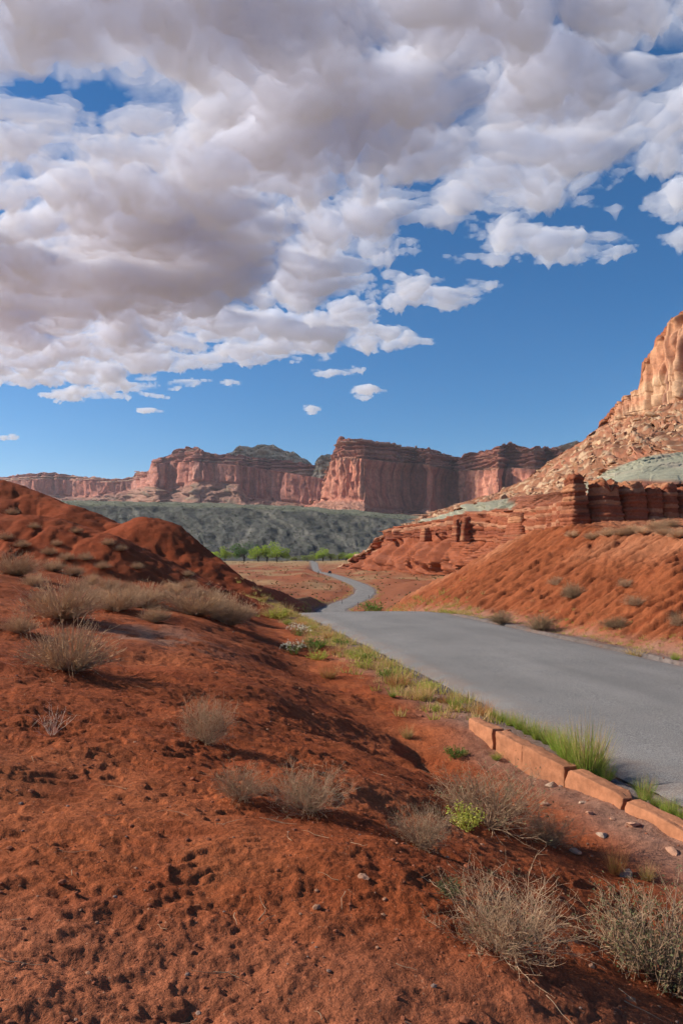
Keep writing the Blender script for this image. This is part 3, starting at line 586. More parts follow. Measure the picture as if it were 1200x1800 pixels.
def pebbles():
    rg = np.random.default_rng(21); n = 8200; d = np.exp(rg.uniform(math.log(1.7), math.log(24), n)); p = rg.uniform(-120, 1320, n); x = (p-CX)/F*d; z, f = land(x, d, full=True)
    keep = (np.abs(f['dr']) > HALF+.15) & (rg.random(n) < np.clip(.30+.7*sm(np.abs(f['dr']), 6.0, 3.6)+.6*np.exp(-((x-hit_gravel[0])/1.3)**2-((d-hit_gravel[1])/1.6)**2), 0, 1)); x, d, z = x[keep], d[keep], z[keep]; n = len(x)
    ph = (1+5**.5)/2; v = np.array([(0, 1, ph), (0, -1, ph), (0, 1, -ph), (0, -1, -ph), (1, ph, 0), (-1, ph, 0), (1, -ph, 0), (-1, -ph, 0), (ph, 0, 1), (-ph, 0, 1), (ph, 0, -1), (-ph, 0, -1)])/1.9; v = v*np.random.default_rng(3).uniform(.75, 1.2, v.shape); v[:, 2] *= .6
    f_ = [(0, 1, 8), (0, 8, 4), (0, 4, 5), (0, 5, 9), (0, 9, 1), (1, 9, 7), (1, 7, 6), (1, 6, 8), (8, 6, 10), (8, 10, 4), (4, 10, 2), (4, 2, 5), (5, 2, 11), (5, 11, 9), (9, 11, 7), (3, 6, 7), (3, 7, 11), (3, 11, 2), (3, 2, 10), (3, 10, 6)]
    s = np.exp(rg.normal(math.log(.0068), .55, n)); s = np.clip(s, .003, .024)*(.7+.05*d)
    M = [plain('pebble_red', (.30, .10, .05), .95, .1, .3, 3), plain('pebble_tan', (.38, .19, .11), .95, .1, .3, 3), plain('pebble_grey', (.30, .19, .14), .95, .1, .3, 3)]
    scatter_mesh('pebbles', v, f_, np.stack([x, d, z+s*.1], -1), s, rg.uniform(0, 6.28, n), M, 'small red, tan and grey pebbles and clods strewn over the soil', 'pebbles', midx=rg.choice(3, n, p=[.8, .12, .08]))
pebbles()

# ------------------------------------------------------------------ sandstone kerb
M_kerb = plain('kerb_sandstone', (.35, .145, .072), .92, .1, .34, 7, bump=(34, .8, .012))
def kerb():
    import bmesh
    kx = lambda y: 1.92+(11.2-y)*.247
    B = [(11.2, 10.4, .0, .0, 'short end block of the red sandstone kerb beside the orange grass'), (10.37, 9.62, .03, -.008, 'second red sandstone kerb block from the far end'), (9.61, 8.612, .025, .0, 'long kerb block left of the green grass clump'),
         (8.605, 7.56, .03, .0, 'chipped yellowish kerb block in front of the tallest grass clump'), (7.515, 6.15, .045, -.03, 'nearest full red kerb block right of the open joint'), (6.13, 4.8, .05, -.03, 'last kerb block running out at the right edge of the picture')]
    for k, (y0, y1, off, dz, lb) in enumerate(B):
        a, b_ = Vector((kx(y0)+off, y0, 0)), Vector((kx(y1)+off, y1, 0)); L = (b_-a).length; an = math.atan2(b_.y-a.y, b_.x-a.x); W, H = .185, .36
        bm = bmesh.new(); bmesh.ops.create_cube(bm, size=1); bmesh.ops.scale(bm, vec=(L, W, H), verts=bm.verts)
        bmesh.ops.bevel(bm, geom=list(bm.edges), offset=.012, segments=2, affect='EDGES', profile=.6)
        bmesh.ops.subdivide_edges(bm, edges=[e for e in bm.edges if e.calc_length() > .05], cuts=9, use_grid_fill=True)
        P = np.array([v.co for v in bm.verts]); u = P[:, 0]+k*3.7
        n = .011*fbm(u*7, P[:, 2]*9+P[:, 1]*5, 3, seed=801)+.006*nz(u*24, P[:, 2]*26+P[:, 1]*19, 805)
        chip = np.clip(nz(u*3.1, P[:, 1]*4+k, 807)-.05, 0, 1)*sm(P[:, 2], H*.28, H*.5)*.05
        chip2 = (.05*sm(np.abs(P[:, 0]), L/2-.10, L/2)*sm(P[:, 2], 0, H/2)) if k in (3,) else 0
        for v, q, c_, c2 in zip(bm.verts, n, chip, chip2 if k in (3,) else chip*0):
            v.co.y += (q-c_*.6-c2*.6)*(1 if v.co.y > 0 else -1); v.co.z += q-c_*.5-c2*.8
        me = bpy.data.meshes.new('kerb_stone'); bm.to_mesh(me); bm.free(); me.materials.append(M_kerb); me.polygons.foreach_set('use_smooth', np.ones(len(me.polygons), bool))
        nv = Vector((-math.sin(an), math.cos(an), 0)); nv = nv if nv.x > 0 else -nv
        o = obj('kerb_stone', me); o.location = (a+b_)/2+nv*W/2+Vector((0, 0, -2.465-H/2+dz)); o.rotation_euler = (0, R((-1.2, .8, .4, -.6, .5, 0)[k]), an)
        tag(o, lb, 'kerb stone', 'red sandstone kerb blocks along the road')
kerb()

# ------------------------------------------------------------------ plants
def tubes(P, r, sides=3):
    P = np.asarray(P, float); N, K, _ = P.shape; T = np.gradient(P, axis=1); T /= np.linalg.norm(T, axis=2, keepdims=True)+1e-9
    ref = np.where(np.abs(T[..., 2:3]) > .9, np.array((1., 0, 0)), np.array((0, 0, 1.))); A = np.cross(T, ref); A /= np.linalg.norm(A, axis=2, keepdims=True)+1e-9; B = np.cross(T, A)
    a = np.arange(sides)*2*np.pi/sides; V = P[:, :, None, :]+r[:, :, None, None]*(np.cos(a)[None, None, :, None]*A[:, :, None, :]+np.sin(a)[None, None, :, None]*B[:, :, None, :])
    i = np.arange(N*K*sides).reshape(N, K, sides); j = np.roll(i, -1, 2)
    return V.reshape(-1, 3), np.stack([i[:, :-1], j[:, :-1], j[:, 1:], i[:, 1:]], -1).reshape(-1, 4)
def stems(rg, n, h, spread, K=6, curl=.25, up=.5, hvar=.35, base=.06):
    """curved stems that leave one root"""
    az = rg.uniform(0, 2*np.pi, n); tilt = spread*np.sqrt(rg.random(n)); L = h*(1-hvar*rg.random(n))*(1-.18*(tilt/1.5))
    t = np.linspace(0, 1, K)[None]; el = np.pi/2-tilt[:, None]*(1-(up-.5)*t); ds = L[:, None]/(K-1)
    wob = np.cumsum(rg.normal(0, curl/K, (n, K)), 1); wob2 = np.cumsum(rg.normal(0, curl/K, (n, K)), 1)
    dx, dy, dz = np.cos(el+wob)*np.cos(az[:, None]+wob2*2), np.cos(el+wob)*np.sin(az[:, None]+wob2*2), np.sin(el+wob)
    st = np.stack([dx, dy, dz], -1)*ds[..., None]; st[:, 0] = 0
    r0 = base*np.sqrt(rg.random(n)); P = np.cumsum(st, 1); P[..., 0] += (r0*np.cos(az))[:, None]; P[..., 1] += (r0*np.sin(az))[:, None]; return P
def twigs(rg, P, per, L, K=4, curl=.5, lo=.3):
    n, k, _ = P.shape; idx = np.repeat(np.arange(n), per); f = rg.uniform(lo, .97, len(idx))*(k-1); i0 = np.floor(f).astype(int); fr = (f-i0)[:, None]; st = P[idx, i0]*(1-fr)+P[idx, np.minimum(i0+1, k-1)]*fr
    T = P[idx, np.minimum(i0+1, k-1)]-P[idx, i0]; T /= np.linalg.norm(T, axis=1, keepdims=True)+1e-9
    D = T*.75+rg.normal(0, .55, T.shape)+np.array((0, 0, .18)); D /= np.linalg.norm(D, axis=1, keepdims=True); ll = L*rg.uniform(.4, 1, len(idx))
    s = np.linspace(0, 1, K)[None, :, None]; W = np.cumsum(rg.normal(0, curl/K, (len(idx), K, 3)), 1)*s; return st[:, None]+(D[:, None]*s+W*.35)*ll[:, None, None]
def ribbons(rg, P, w):
    N, K, _ = P.shape; T = np.gradient(P, axis=1); a = rg.uniform(0, 2*np.pi, N); side = np.stack([np.cos(a), np.sin(a), 0*a], -1)[:, None]; ww = w*np.linspace(1, .12, K)[None, :, None]*rg.uniform(.6, 1.2, (N, 1, 1))
    V = np.stack([P-side*ww, P+side*ww], 2); i = np.arange(N*K*2).reshape(N, K, 2); return V.reshape(-1, 3), np.stack([i[:, :-1, 0], i[:, :-1, 1], i[:, 1:, 1], i[:, 1:, 0]], -1).reshape(-1, 4)
def leaf_quads(rg, C, size, out=None):
    n = len(C); A = rg.normal(size=(n, 3)); A /= np.linalg.norm(A, axis=1)[:, None]; B = np.cross(A, rg.normal(size=(n, 3))); B /= np.linalg.norm(B, axis=1)[:, None]; s = size*rg.uniform(.5, 1.2, (n, 1))
    V = np.stack([C-A*s, C+B*s*.5, C+A*s, C-B*s*.5], 1); return V.reshape(-1, 3), np.arange(4*n).reshape(n, 4)

M_twig_tan = plain('dry_twig_tan', (.62, .39, .22), .9, .1, .3, 6, .15); M_twig_grey = plain('dry_twig_grey', (.42, .265, .155), .9, .1, .35, 6); M_twig_dark = plain('dark_twig', (.20, .13, .09), .9, .1, .3, 6)
M_stalk = plain('bleached_stalk', (.58, .42, .30), .9, .1, .2, 6); M_leaf_olive = plain('olive_leaf', (.17, .165, .07), .8, .2, .35, 6, .3); M_leaf_green = plain('green_leaf', (.16, .25, .04), .7, .25, .35, 6, .35); M_leaf_lime = plain('lime_leaf', (.46, .45, .08), .7, .25, .25, 6, .35)
M_grass_green = plain('green_grass', (.31, .38, .06), .7, .25, .35, 9, .35); M_grass_straw = plain('straw_grass', (.56, .36, .15), .8, .2, .3, 9, .3); M_grass_rust = plain('rust_grass', (.52, .24, .09), .8, .2, .3, 9, .3); M_flower = plain('cream_flower', (.78, .72, .55), .8, .2, .1, 9, .2)
KIND = {}
def kind(name, parts, h): KIND[name] = ([(n, mesh(n, V, Fc, m, smooth=True)) for n, V, Fc, m in parts], h)
def taper(n, K, a, b): return np.repeat(np.linspace(a, b, K)[None], n, 0)
def make_kinds():
    for v in range(3):
        rg = np.random.default_rng(900+v)                                             # straw coloured dome of fine dry twigs
        P = stems(rg, 300, .62, 1.32, 6, .5, .62, .45, .07); Q = twigs(rg, P, 3, .17, 3, .5, .35)
        a = tubes(P, taper(300, 6, .0044, .0015)); b_ = tubes(Q, taper(len(Q), 3, .0021, .0011))
        kind(f'straw{v}', [('stems', *a, M_twig_tan), ('twigs', *b_, M_twig_tan), ('leaves', *leaf_quads(rg, np.concatenate([Q[:, -1], Q[:, 1]]), .008), M_twig_tan)], .58)
    for v in range(3):
        rg = np.random.default_rng(920+v)                                             # open grey brush
        P = stems(rg, 80, .62, 1.25, 8, .9, .72, .5, .05); Q = twigs(rg, P, 8, .22, 4, .9, .25); S = twigs(rg, Q, 3, .10, 3, .8, .3)
        a = tubes(P, taper(80, 8, .0042, .0012)); b_ = tubes(Q, taper(len(Q), 4, .0017, .0008)); c = tubes(S, taper(len(S), 3, .0010, .0006))
        lv = leaf_quads(rg, S[rg.random(len(S)) < .3][:, -1]+rg.normal(0, .008, (1, 3)), .010)
        kind(f'brush{v}', [('stems', *a, M_twig_grey), ('twigs', *b_, M_twig_grey), ('twigs', *c, M_twig_grey), ('leaves', *lv, M_leaf_olive)], .6)
    rg = np.random.default_rng(940)                                                   # dense dark leafy bush
    P = stems(rg, 110, .7, 1.3, 8, .7, .7, .4, .06); Q = twigs(rg, P, 7, .22, 4, .8, .2); S = twigs(rg, Q, 2, .10, 3, .8, .2)
    lv = leaf_quads(rg, np.concatenate([S[:, -1], S[:, 1], Q[:, -1]])+rg.normal(0, .012, (2*len(S)+len(Q), 3)), .011)
    kind('dark', [('stems', *tubes(P, taper(110, 8, .006, .002)), M_twig_dark), ('twigs', *tubes(Q, taper(len(Q), 4, .0026, .001)), M_twig_grey), ('twigs', *tubes(S, taper(len(S), 3, .0015, .0008)), M_twig_grey), ('leaves', *lv, M_leaf_olive)], .66)
    rg = np.random.default_rng(950); P = stems(rg, 16, .5, 1.0, 7, 1.0, .6, .5, .03); Q = twigs(rg, P, 3, .18, 4, .9, .4)
    kind('stalk', [('stems', *tubes(P, taper(16, 7, .0042, .0018)), M_stalk), ('twigs', *tubes(Q, taper(len(Q), 4, .002, .001)), M_stalk)], .46)
    for nm, m, n, sp, h, w in (('grass_green', M_grass_green, 260, .62, .5, .0042), ('grass_straw', M_grass_straw, 260, .8, .36, .003), ('grass_rust', M_grass_rust, 260, .75, .34, .003)):
        rg = np.random.default_rng(960+n+len(nm)); P = stems(rg, n, h, sp, 5, .45, .35, .55, .09); parts = [('blades', *ribbons(rg, P, w), m)]
        if nm == 'grass_green': P2 = stems(rg, 60, h*1.15, sp*.7, 5, .35, .4, .3, .07); parts.append(('dry_blades', *ribbons(rg, P2, .0028), M_grass_straw))
        else: P2 = stems(rg, 50, h*.6, sp, 4, .4, .4, .4, .07); parts.append(('green_blades', *ribbons(rg, P2, w), M_grass_green))
        kind(nm, parts, h*.93)
    for nm, m in (('forb', M_leaf_green), ('lime', M_leaf_lime), ('olive', M_leaf_olive)):                      # small leafy plants
        rg = np.random.default_rng(980+len(nm)); P = stems(rg, 60, .3, .95, 5, .4, .5, .4, .06); Q = twigs(rg, P, 5, .07, 3, .5, .3)
        lv = leaf_quads(rg, np.concatenate([Q[:, -1], Q[:, 1], P[:, -1], P[:, 3]]), .017)
        kind(nm, [('stems', *tubes(P, taper(60, 5, .003, .0015)), m), ('leaves', *lv, m)], .28)
    rg = np.random.default_rng(990); P = stems(rg, 46, .32, .8, 5, .4, .5, .4, .06); Q = twigs(rg, P, 4, .06, 3, .5, .2); fl = leaf_quads(rg, np.repeat(P[:, -1], 7, 0)+rg.normal(0, .014, (46*7, 3)), .013)
    kind('flower', [('stems', *tubes(P, taper(46, 5, .003, .0015)), M_leaf_green), ('leaves', *leaf_quads(rg, Q[:, -1], .014), M_leaf_olive), ('blossom', *fl, M_flower)], .3)
make_kinds()
def plant(k, x, y, hpx, wide=1.0, name='dry_shrub', label=None, cat='shrub', group=None, pos=None):
    p = hit(x, y) if pos is None else pos; parts, h = KIND[k]; s = hpx/F*p.y/h; e = empty(name, p-Vector((0, 0, .02*s)), random.uniform(0, 6.28)); e.scale = (s*wide, s*wide, s)
    for n, me in parts: obj(n, me, e)
    return tag(e, label, cat, group)
ORD = 'first second third fourth fifth sixth seventh eighth ninth tenth eleventh twelfth thirteenth fourteenth fifteenth sixteenth seventeenth eighteenth nineteenth twentieth'.split()
def in_order(things, text):
    """things that look alike are told apart by their place in the row, counted from the left of the picture"""
    for i, e in enumerate(sorted(things, key=lambda e: e.location.x/e.location.y)): e['label'] = text.format(ORD[i])
def plants():
    P = plant
    # brush in the fore ground
    P('brush0', 360, 1305, 96, .75, label='pale wiry shrub alone on the dark slope, upper middle of the foreground')
    P('brush1', 424, 1402, 66, 1.2, label='thin grey brush left of the denser twiggy shrub')
    P('brush2', 540, 1424, 92, 1.1, label='dense grey twiggy shrub with bleached roots at the centre')
    P('brush1', 742, 1490, 84, 1.0, label='grey brush left of the yellow green plant')
    P('brush0', 856, 1452, 122, 1.25, label='widest grey shrub with green tips, below the kerb')
    P('brush2', 965, 1482, 60, 1.2, label='low reddish brush between the wide shrub and the white stone')
    P('brush2', 885, 1668, 150, 1.15, label='spiky pale brush alone on the red soil at the lower right')
    P('dark', 1165, 1728, 190, 1.0, label='large dark leafy bush cut by the right edge of the picture')
    P('lime', 816, 1458, 46, 1.0, 'leafy_plant', 'lime yellow leafy plant at the foot of the wide grey shrub', 'plant')
    P('stalk', 92, 1292, 62, .9, 'dry_stalk', 'bleached dry stalks standing alone at the left', 'plant')
    P('olive', 790, 1575, 34, 1.1, 'leafy_plant', 'sparse olive sprig left of the spiky pale brush', 'plant')
    P('grass_rust', 1082, 1537, 66, .55, 'grass_tuft', 'upright dark straw tuft left of the pale pointed stone', 'grass tuft')
    P('grass_straw', 1137, 1546, 42, .7, 'grass_tuft', 'short green straw tuft right of the pale pointed stone', 'grass tuft')
    # left slope
    big = [(120, 1178, 98, 1.15, 'rounded straw shrub with a dark stump on the left slope'), (112, 1086, 80, 1.25, 'big straw shrub below the hill, second up from the stump'), (28, 1010, 46, 1.3, 'straw shrub at the left edge below the hill'),
           (36, 1112, 38, 1.2, 'small straw shrub at the left edge beside the stump shrub'), (205, 1072, 54, 1.4, 'straw shrub just right of the big one below the hill'), (252, 1066, 48, 1.4, 'straw shrub before the grey gravel patch'),
           (345, 1080, 58, 1.5, 'broad straw shrub at the toe of the hill'), (400, 1098, 60, 1.0, 'reddish straw shrub at the right end of the shrub row'), (272, 1092, 32, 1.2, 'low straw shrub in front of the gravel patch')]
    for i, (x, y, h, w, l) in enumerate(big): P(f'straw{i % 3}', x, y, h, w, label=l, group='straw shrubs on the left slope')
    row = []
    for i, (x, y, h) in enumerate([(160, 1028, 22), (190, 1036, 26), (95, 1004, 24), (310, 1044, 22), (330, 1034, 20), (346, 1050, 22), (298, 1038, 20), (282, 1052, 22), (374, 1054, 22), (226, 1040, 22), (130, 1012, 22), (60, 1030, 26), (170, 1052, 24), (140, 1040, 26), (385, 1068, 26), (310, 1062, 24), (430, 1085, 26), (230, 1056, 28), (75, 1058, 26)]):
        row.append(P(f'straw{i % 3}', x, y, h, 1.25, label='x', group='small shrubs below the left hill'))
    in_order(row, 'small straw shrub below the left hill, {} of them from the left')
    row = []
    for i, (x, y, h) in enumerate([(135, 938, 13), (86, 975, 16), (190, 958, 14), (213, 968, 13), (22, 905, 14), (60, 930, 12), (150, 985, 16), (100, 960, 12), (240, 1000, 14), (180, 1000, 15), (330, 1015, 13), (40, 965, 15), (10, 950, 16), (118, 985, 16)]):
        row.append(P(f'straw{i % 3}', x, y, h, 1.3, label='x', group='dry tufts on the left hill'))
    in_order(row, 'tiny dry tuft on the face of the left red hill, {} from the left')
    # verge between slope and road
    V = [('grass_rust', 577, 1192, 34, 1.0, 'orange grass tuft alone at the toe of the dark slope'), ('grass_straw', 740, 1230, 42, .9, 'pale straw tuft next to the road, left of the kerb'), ('grass_rust', 698, 1207, 34, 1.3, 'wide straw tuft beside the road halfway to the crest'),
         ('grass_rust', 852, 1258, 34, 1.0, 'orange grass tuft behind the short end block of the kerb'), ('grass_straw', 716, 1298, 34, .7, 'lone dry tuft on the cut bank of the ditch'), ('forb', 800, 1332, 22, 1.2, 'small green plant in the ditch before the kerb'), ('grass_green', 872, 1336, 17, 1.4, 'short bright green tuft below the kerb'),
         ('olive', 852, 1290, 20, .8, 'dark little plant against the second kerb block'), ('flower', 516, 1150, 26, 1.1, 'white flowered plant on the left verge'), ('flower', 524, 1117, 24, 1.2, 'green plant with cream flowers near the road crest'), ('lime', 490, 1088, 22, 1.3, 'yellow green plant at the left end of the road crest'),
         ('grass_straw', 478, 1086, 34, 1.2, 'pale straw clump left of the road crest'), ('grass_straw', 502, 1082, 28, 1.2, 'pale straw clump touching the road crest'), ('grass_green', 800, 1246, 30, 1.0, 'green and straw tuft between road and ditch'), ('grass_green', 766, 1250, 18, 1.2, 'small vivid green tuft left of the kerb end'), ('olive', 568, 1318, 0, 1, None)]
    for k, x, y, h, w, l in V:
        if l: P(k, x, y, h, w, 'grass_tuft' if 'grass' in k else 'leafy_plant', l, 'grass tuft' if 'grass' in k else 'plant')
    row = []
    for i, (x, y, h) in enumerate([(540, 1128, 18), (556, 1140, 20), (590, 1150, 20), (612, 1152, 16), (640, 1174, 18), (662, 1178, 18), (600, 1135, 14), (575, 1122, 14), (548, 1108, 14), (628, 1160, 16), (720, 1222, 18), (680, 1192, 18), (530, 1100, 14), (505, 1098, 14), (560, 1160, 18), (536, 1138, 18), (650, 1160, 14), (780, 1235, 22), (690, 1225, 14), (755, 1215, 20)]):
        k = ['grass_straw', 'forb', 'grass_rust', 'grass_green', 'lime'][i % 5]; row.append(P(k, x, y, h, 1.35, 'verge_tuft', {'grass_straw': 'small straw', 'forb': 'small leafy green', 'grass_rust': 'small orange', 'grass_green': 'small grassy green', 'lime': 'small lime yellow'}[k]+' tuft on the left road verge, @ tuft from the left', 'grass tuft', 'tufts on the left verge'))
    for i, e in enumerate(sorted(row, key=lambda e: e.location.x/e.location.y)): e['label'] = e['label'].replace('@', ORD[i])
    # green grass behind the kerb
    P('grass_green', 1030, 1366, 112, .7, 'grass_tuft', 'tallest green grass clump behind the kerb', 'grass tuft'); P('grass_green', 1000, 1338, 72, .85, 'grass_tuft', 'green grass clump left of the tallest one', 'grass tuft'); P('grass_straw', 1042, 1352, 104, .5, 'grass_tuft', 'feathery straw clump rising beside the tallest green grass', 'grass tuft')
    row = []
    for i, (x, y, h) in enumerate([(880, 1268, 24), (896, 1276, 30), (912, 1282, 32), (928, 1291, 36), (944, 1300, 38), (962, 1308, 42), (978, 1318, 50), (1062, 1374, 40), (1132, 1404, 44), (1128, 1415, 24), (1150, 1418, 26), (1178, 1432, 36), (1196, 1440, 30), (1165, 1425, 22), (866, 1262, 20), (1050, 1362, 50), (988, 1328, 40)]):
        row.append(P('grass_green', x, y, h, .95, 'grass_tuft', 'x', 'grass tuft', 'grass behind the kerb'))
    in_order(row, 'short green grass tuft between kerb and asphalt, {} in the row from the far end')
    # right bank
    for i, (k, x, y, h, w, l) in enumerate([('dark', 1006, 1052, 30, 1.0, 'grey green bush in the middle of the lit bank'), ('dark', 950, 1108, 34, 1.0, 'brown bush at the foot of the bank by the white stone'), ('dark', 880, 1098, 26, 1.2, 'brown bush at the foot of the bank nearest the crest'), ('dark', 1080, 1104, 22, 1.5, 'low grey bush on the bank above the road edge'),
            ('brush1', 976, 1028, 18, 1.2, 'small grey bush just above the middle of the bank'), ('brush0', 1112, 1066, 22, 1.3, 'grey brush above the low bush on the bank'), ('brush1', 1098, 1036, 18, 1.2, 'grey brush high on the pale crust of the bank'), ('brush2', 1192, 1100, 30, 1.0, 'grey brush on the bank at the right edge'),
            ('grass_straw', 1118, 1154, 24, 1.6, 'straw and green clump at the far road edge'), ('grass_green', 1186, 1160, 14, 1.6, 'green tuft at the far road edge by the picture edge'), ('forb', 655, 1078, 24, 1.1, 'bright green bush in the straw beyond the road crest')]):
        P(k, x, y, h, w, 'roadside_bush', l, 'bush')
    row = []
    for i, (x, y, h) in enumerate([(1150, 930, 18), (1175, 926, 18), (1068, 942, 18), (1090, 944, 16), (1040, 948, 16), (1110, 938, 18), (1130, 940, 16), (1190, 945, 20), (1165, 940, 18), (1005, 944, 14)]):
        row.append(P(f'straw{i % 3}', x, y, h, 1.4, 'dry_shrub', 'x', 'shrub', 'shrubs under the rock pillars'))
    in_order(row, 'straw shrub on the terrace under the rock pillars, {} from the left')
plants()
def verge():
    """uncountable short grass along both road edges, and scrub on the valley floor"""
    rg = np.random.default_rng(33); n = 3000; d = np.concatenate([rg.uniform(10.5, 38, 1700), np.exp(rg.uniform(math.log(36), math.log(330), n-1700))]); side = rg.choice([-1, 1], n)
    off = HALF+.30+np.abs(rg.normal(0, .62, n))+np.where(d > 36, np.abs(rg.normal(0, .8, n)), 0)+np.where((side > 0) & (d < 30), .45, 0); x = road_x(d)+side*off
    keep = (d > 11.4) | (side > 0); x, d, side = x[keep], d[keep], side[keep]; z = land(x, d); n = len(x)
    for nm, m, frac in (('verge_grass', M_grass_straw, .6), ('green_verge_grass', M_leaf_lime, .4)):
        k = rg.random(n) < frac; r2 = np.random.default_rng(9); P = stems(r2, 20, .32, .8, 3, .4, .4, .5, .12); V, Fc = ribbons(r2, P, .010)
        scatter_mesh(nm, V, Fc, np.stack([x, d, z-.02], -1)[k], (rg.uniform(.4, 1.15, n)*np.where(d > 40, 1.5, .8)*np.where((side > 0) & (d < 32), .55, 1.))[k], rg.uniform(0, 6.28, k.sum()), m, 'short straw grass lining the road edges' if 'green' not in nm else 'patchy yellow green grass mixed into the road verges', 'grass', smooth=True)
    n = 7000; d = np.exp(rg.uniform(math.log(55), math.log(900), n)); p = rg.uniform(-50, 1250, n); x = (p-CX)/F*d; z, f = land(x, d, full=True); dens = sm(fbm(x*.03, d*.012, 4, seed=107), -.5, .5)*.8+.2
    keep = (np.abs(f['dr']) > 4.2) & (f['hw'] < .3) & (f['rslope'] < .3) & (rg.random(n) < dens); x, d, z = x[keep], d[keep], z[keep]; n = len(x)
    r2 = np.random.default_rng(4); C = r2.normal(0, 1, (14, 3)); C /= np.linalg.norm(C, axis=1)[:, None]; C[:, 2] = np.abs(C[:, 2])*.7; V, Fc = leaf_quads(r2, C*.38, .42)
    scatter_mesh('desert_scrub', V, Fc, np.stack([x, d, z], -1), rg.uniform(.4, 1.1, n)*(.55+d*.0011), rg.uniform(0, 6.28, n), [plain('scrub_straw', (.40, .27, .12), .9, .1, .3, .5), plain('scrub_olive', (.17, .15, .07), .9, .1, .3, .5)], 'low straw and olive scrub dotted over the valley floor', 'scrub', midx=rg.choice(2, n, p=[.6, .4]))
verge()
def litter():
    rg = np.random.default_rng(77); n = 80; d = np.exp(rg.uniform(math.log(2.2), math.log(11), n)); p = rg.uniform(-60, 1150, n); x = (p-CX)/F*d; L = rg.uniform(.05, .22, n)*(.6+.08*d); a = rg.uniform(0, 6.28, n); t = np.linspace(-.5, .5, 5)
    wob = np.cumsum(rg.normal(0, .35, (n, 5)), 1); X = x[:, None]+L[:, None]*t*np.cos(a[:, None]+wob*.4); Y = d[:, None]+L[:, None]*t*np.sin(a[:, None]+wob*.4); Z = land(X, Y)+.004+.012*rg.random((n, 1)); V, Fc = tubes(np.stack([X, Y, Z], -1), taper(n, 5, .0022, .0008))
    tag(obj('fallen_twigs', mesh('fallen_twigs', V, Fc, M_twig_grey)), 'bleached fallen twigs littering the red soil', 'twigs', kind='stuff')
litter()
def bench_scrub():
    G, t = BENCH; rg = np.random.default_rng(44); m = np.argwhere((t > 1.02) & (t < 3.9)); pick = m[rg.choice(len(m), 7000)]
    p = G[pick[:, 0], pick[:, 1]]+rg.normal(0, 2.0, (len(pick), 3))*np.array((1, 1, 0)); r2 = np.random.default_rng(6); C = r2.normal(0, 1, (9, 3)); C /= np.linalg.norm(C, axis=1)[:, None]; V, Fc = leaf_quads(r2, C*.6, .85)
    scatter_mesh('juniper_scrub', V, Fc, p, rg.uniform(.4, 1.15, len(p))*np.where(t[pick[:, 0], pick[:, 1]] > 2, 1.25, 1.0), rg.uniform(0, 6.28, len(p)), plain('juniper', (.055, .065, .035), .9, .1, .3, .2), 'dark juniper scrub speckling the grey green terrace', 'scrub')
bench_scrub()

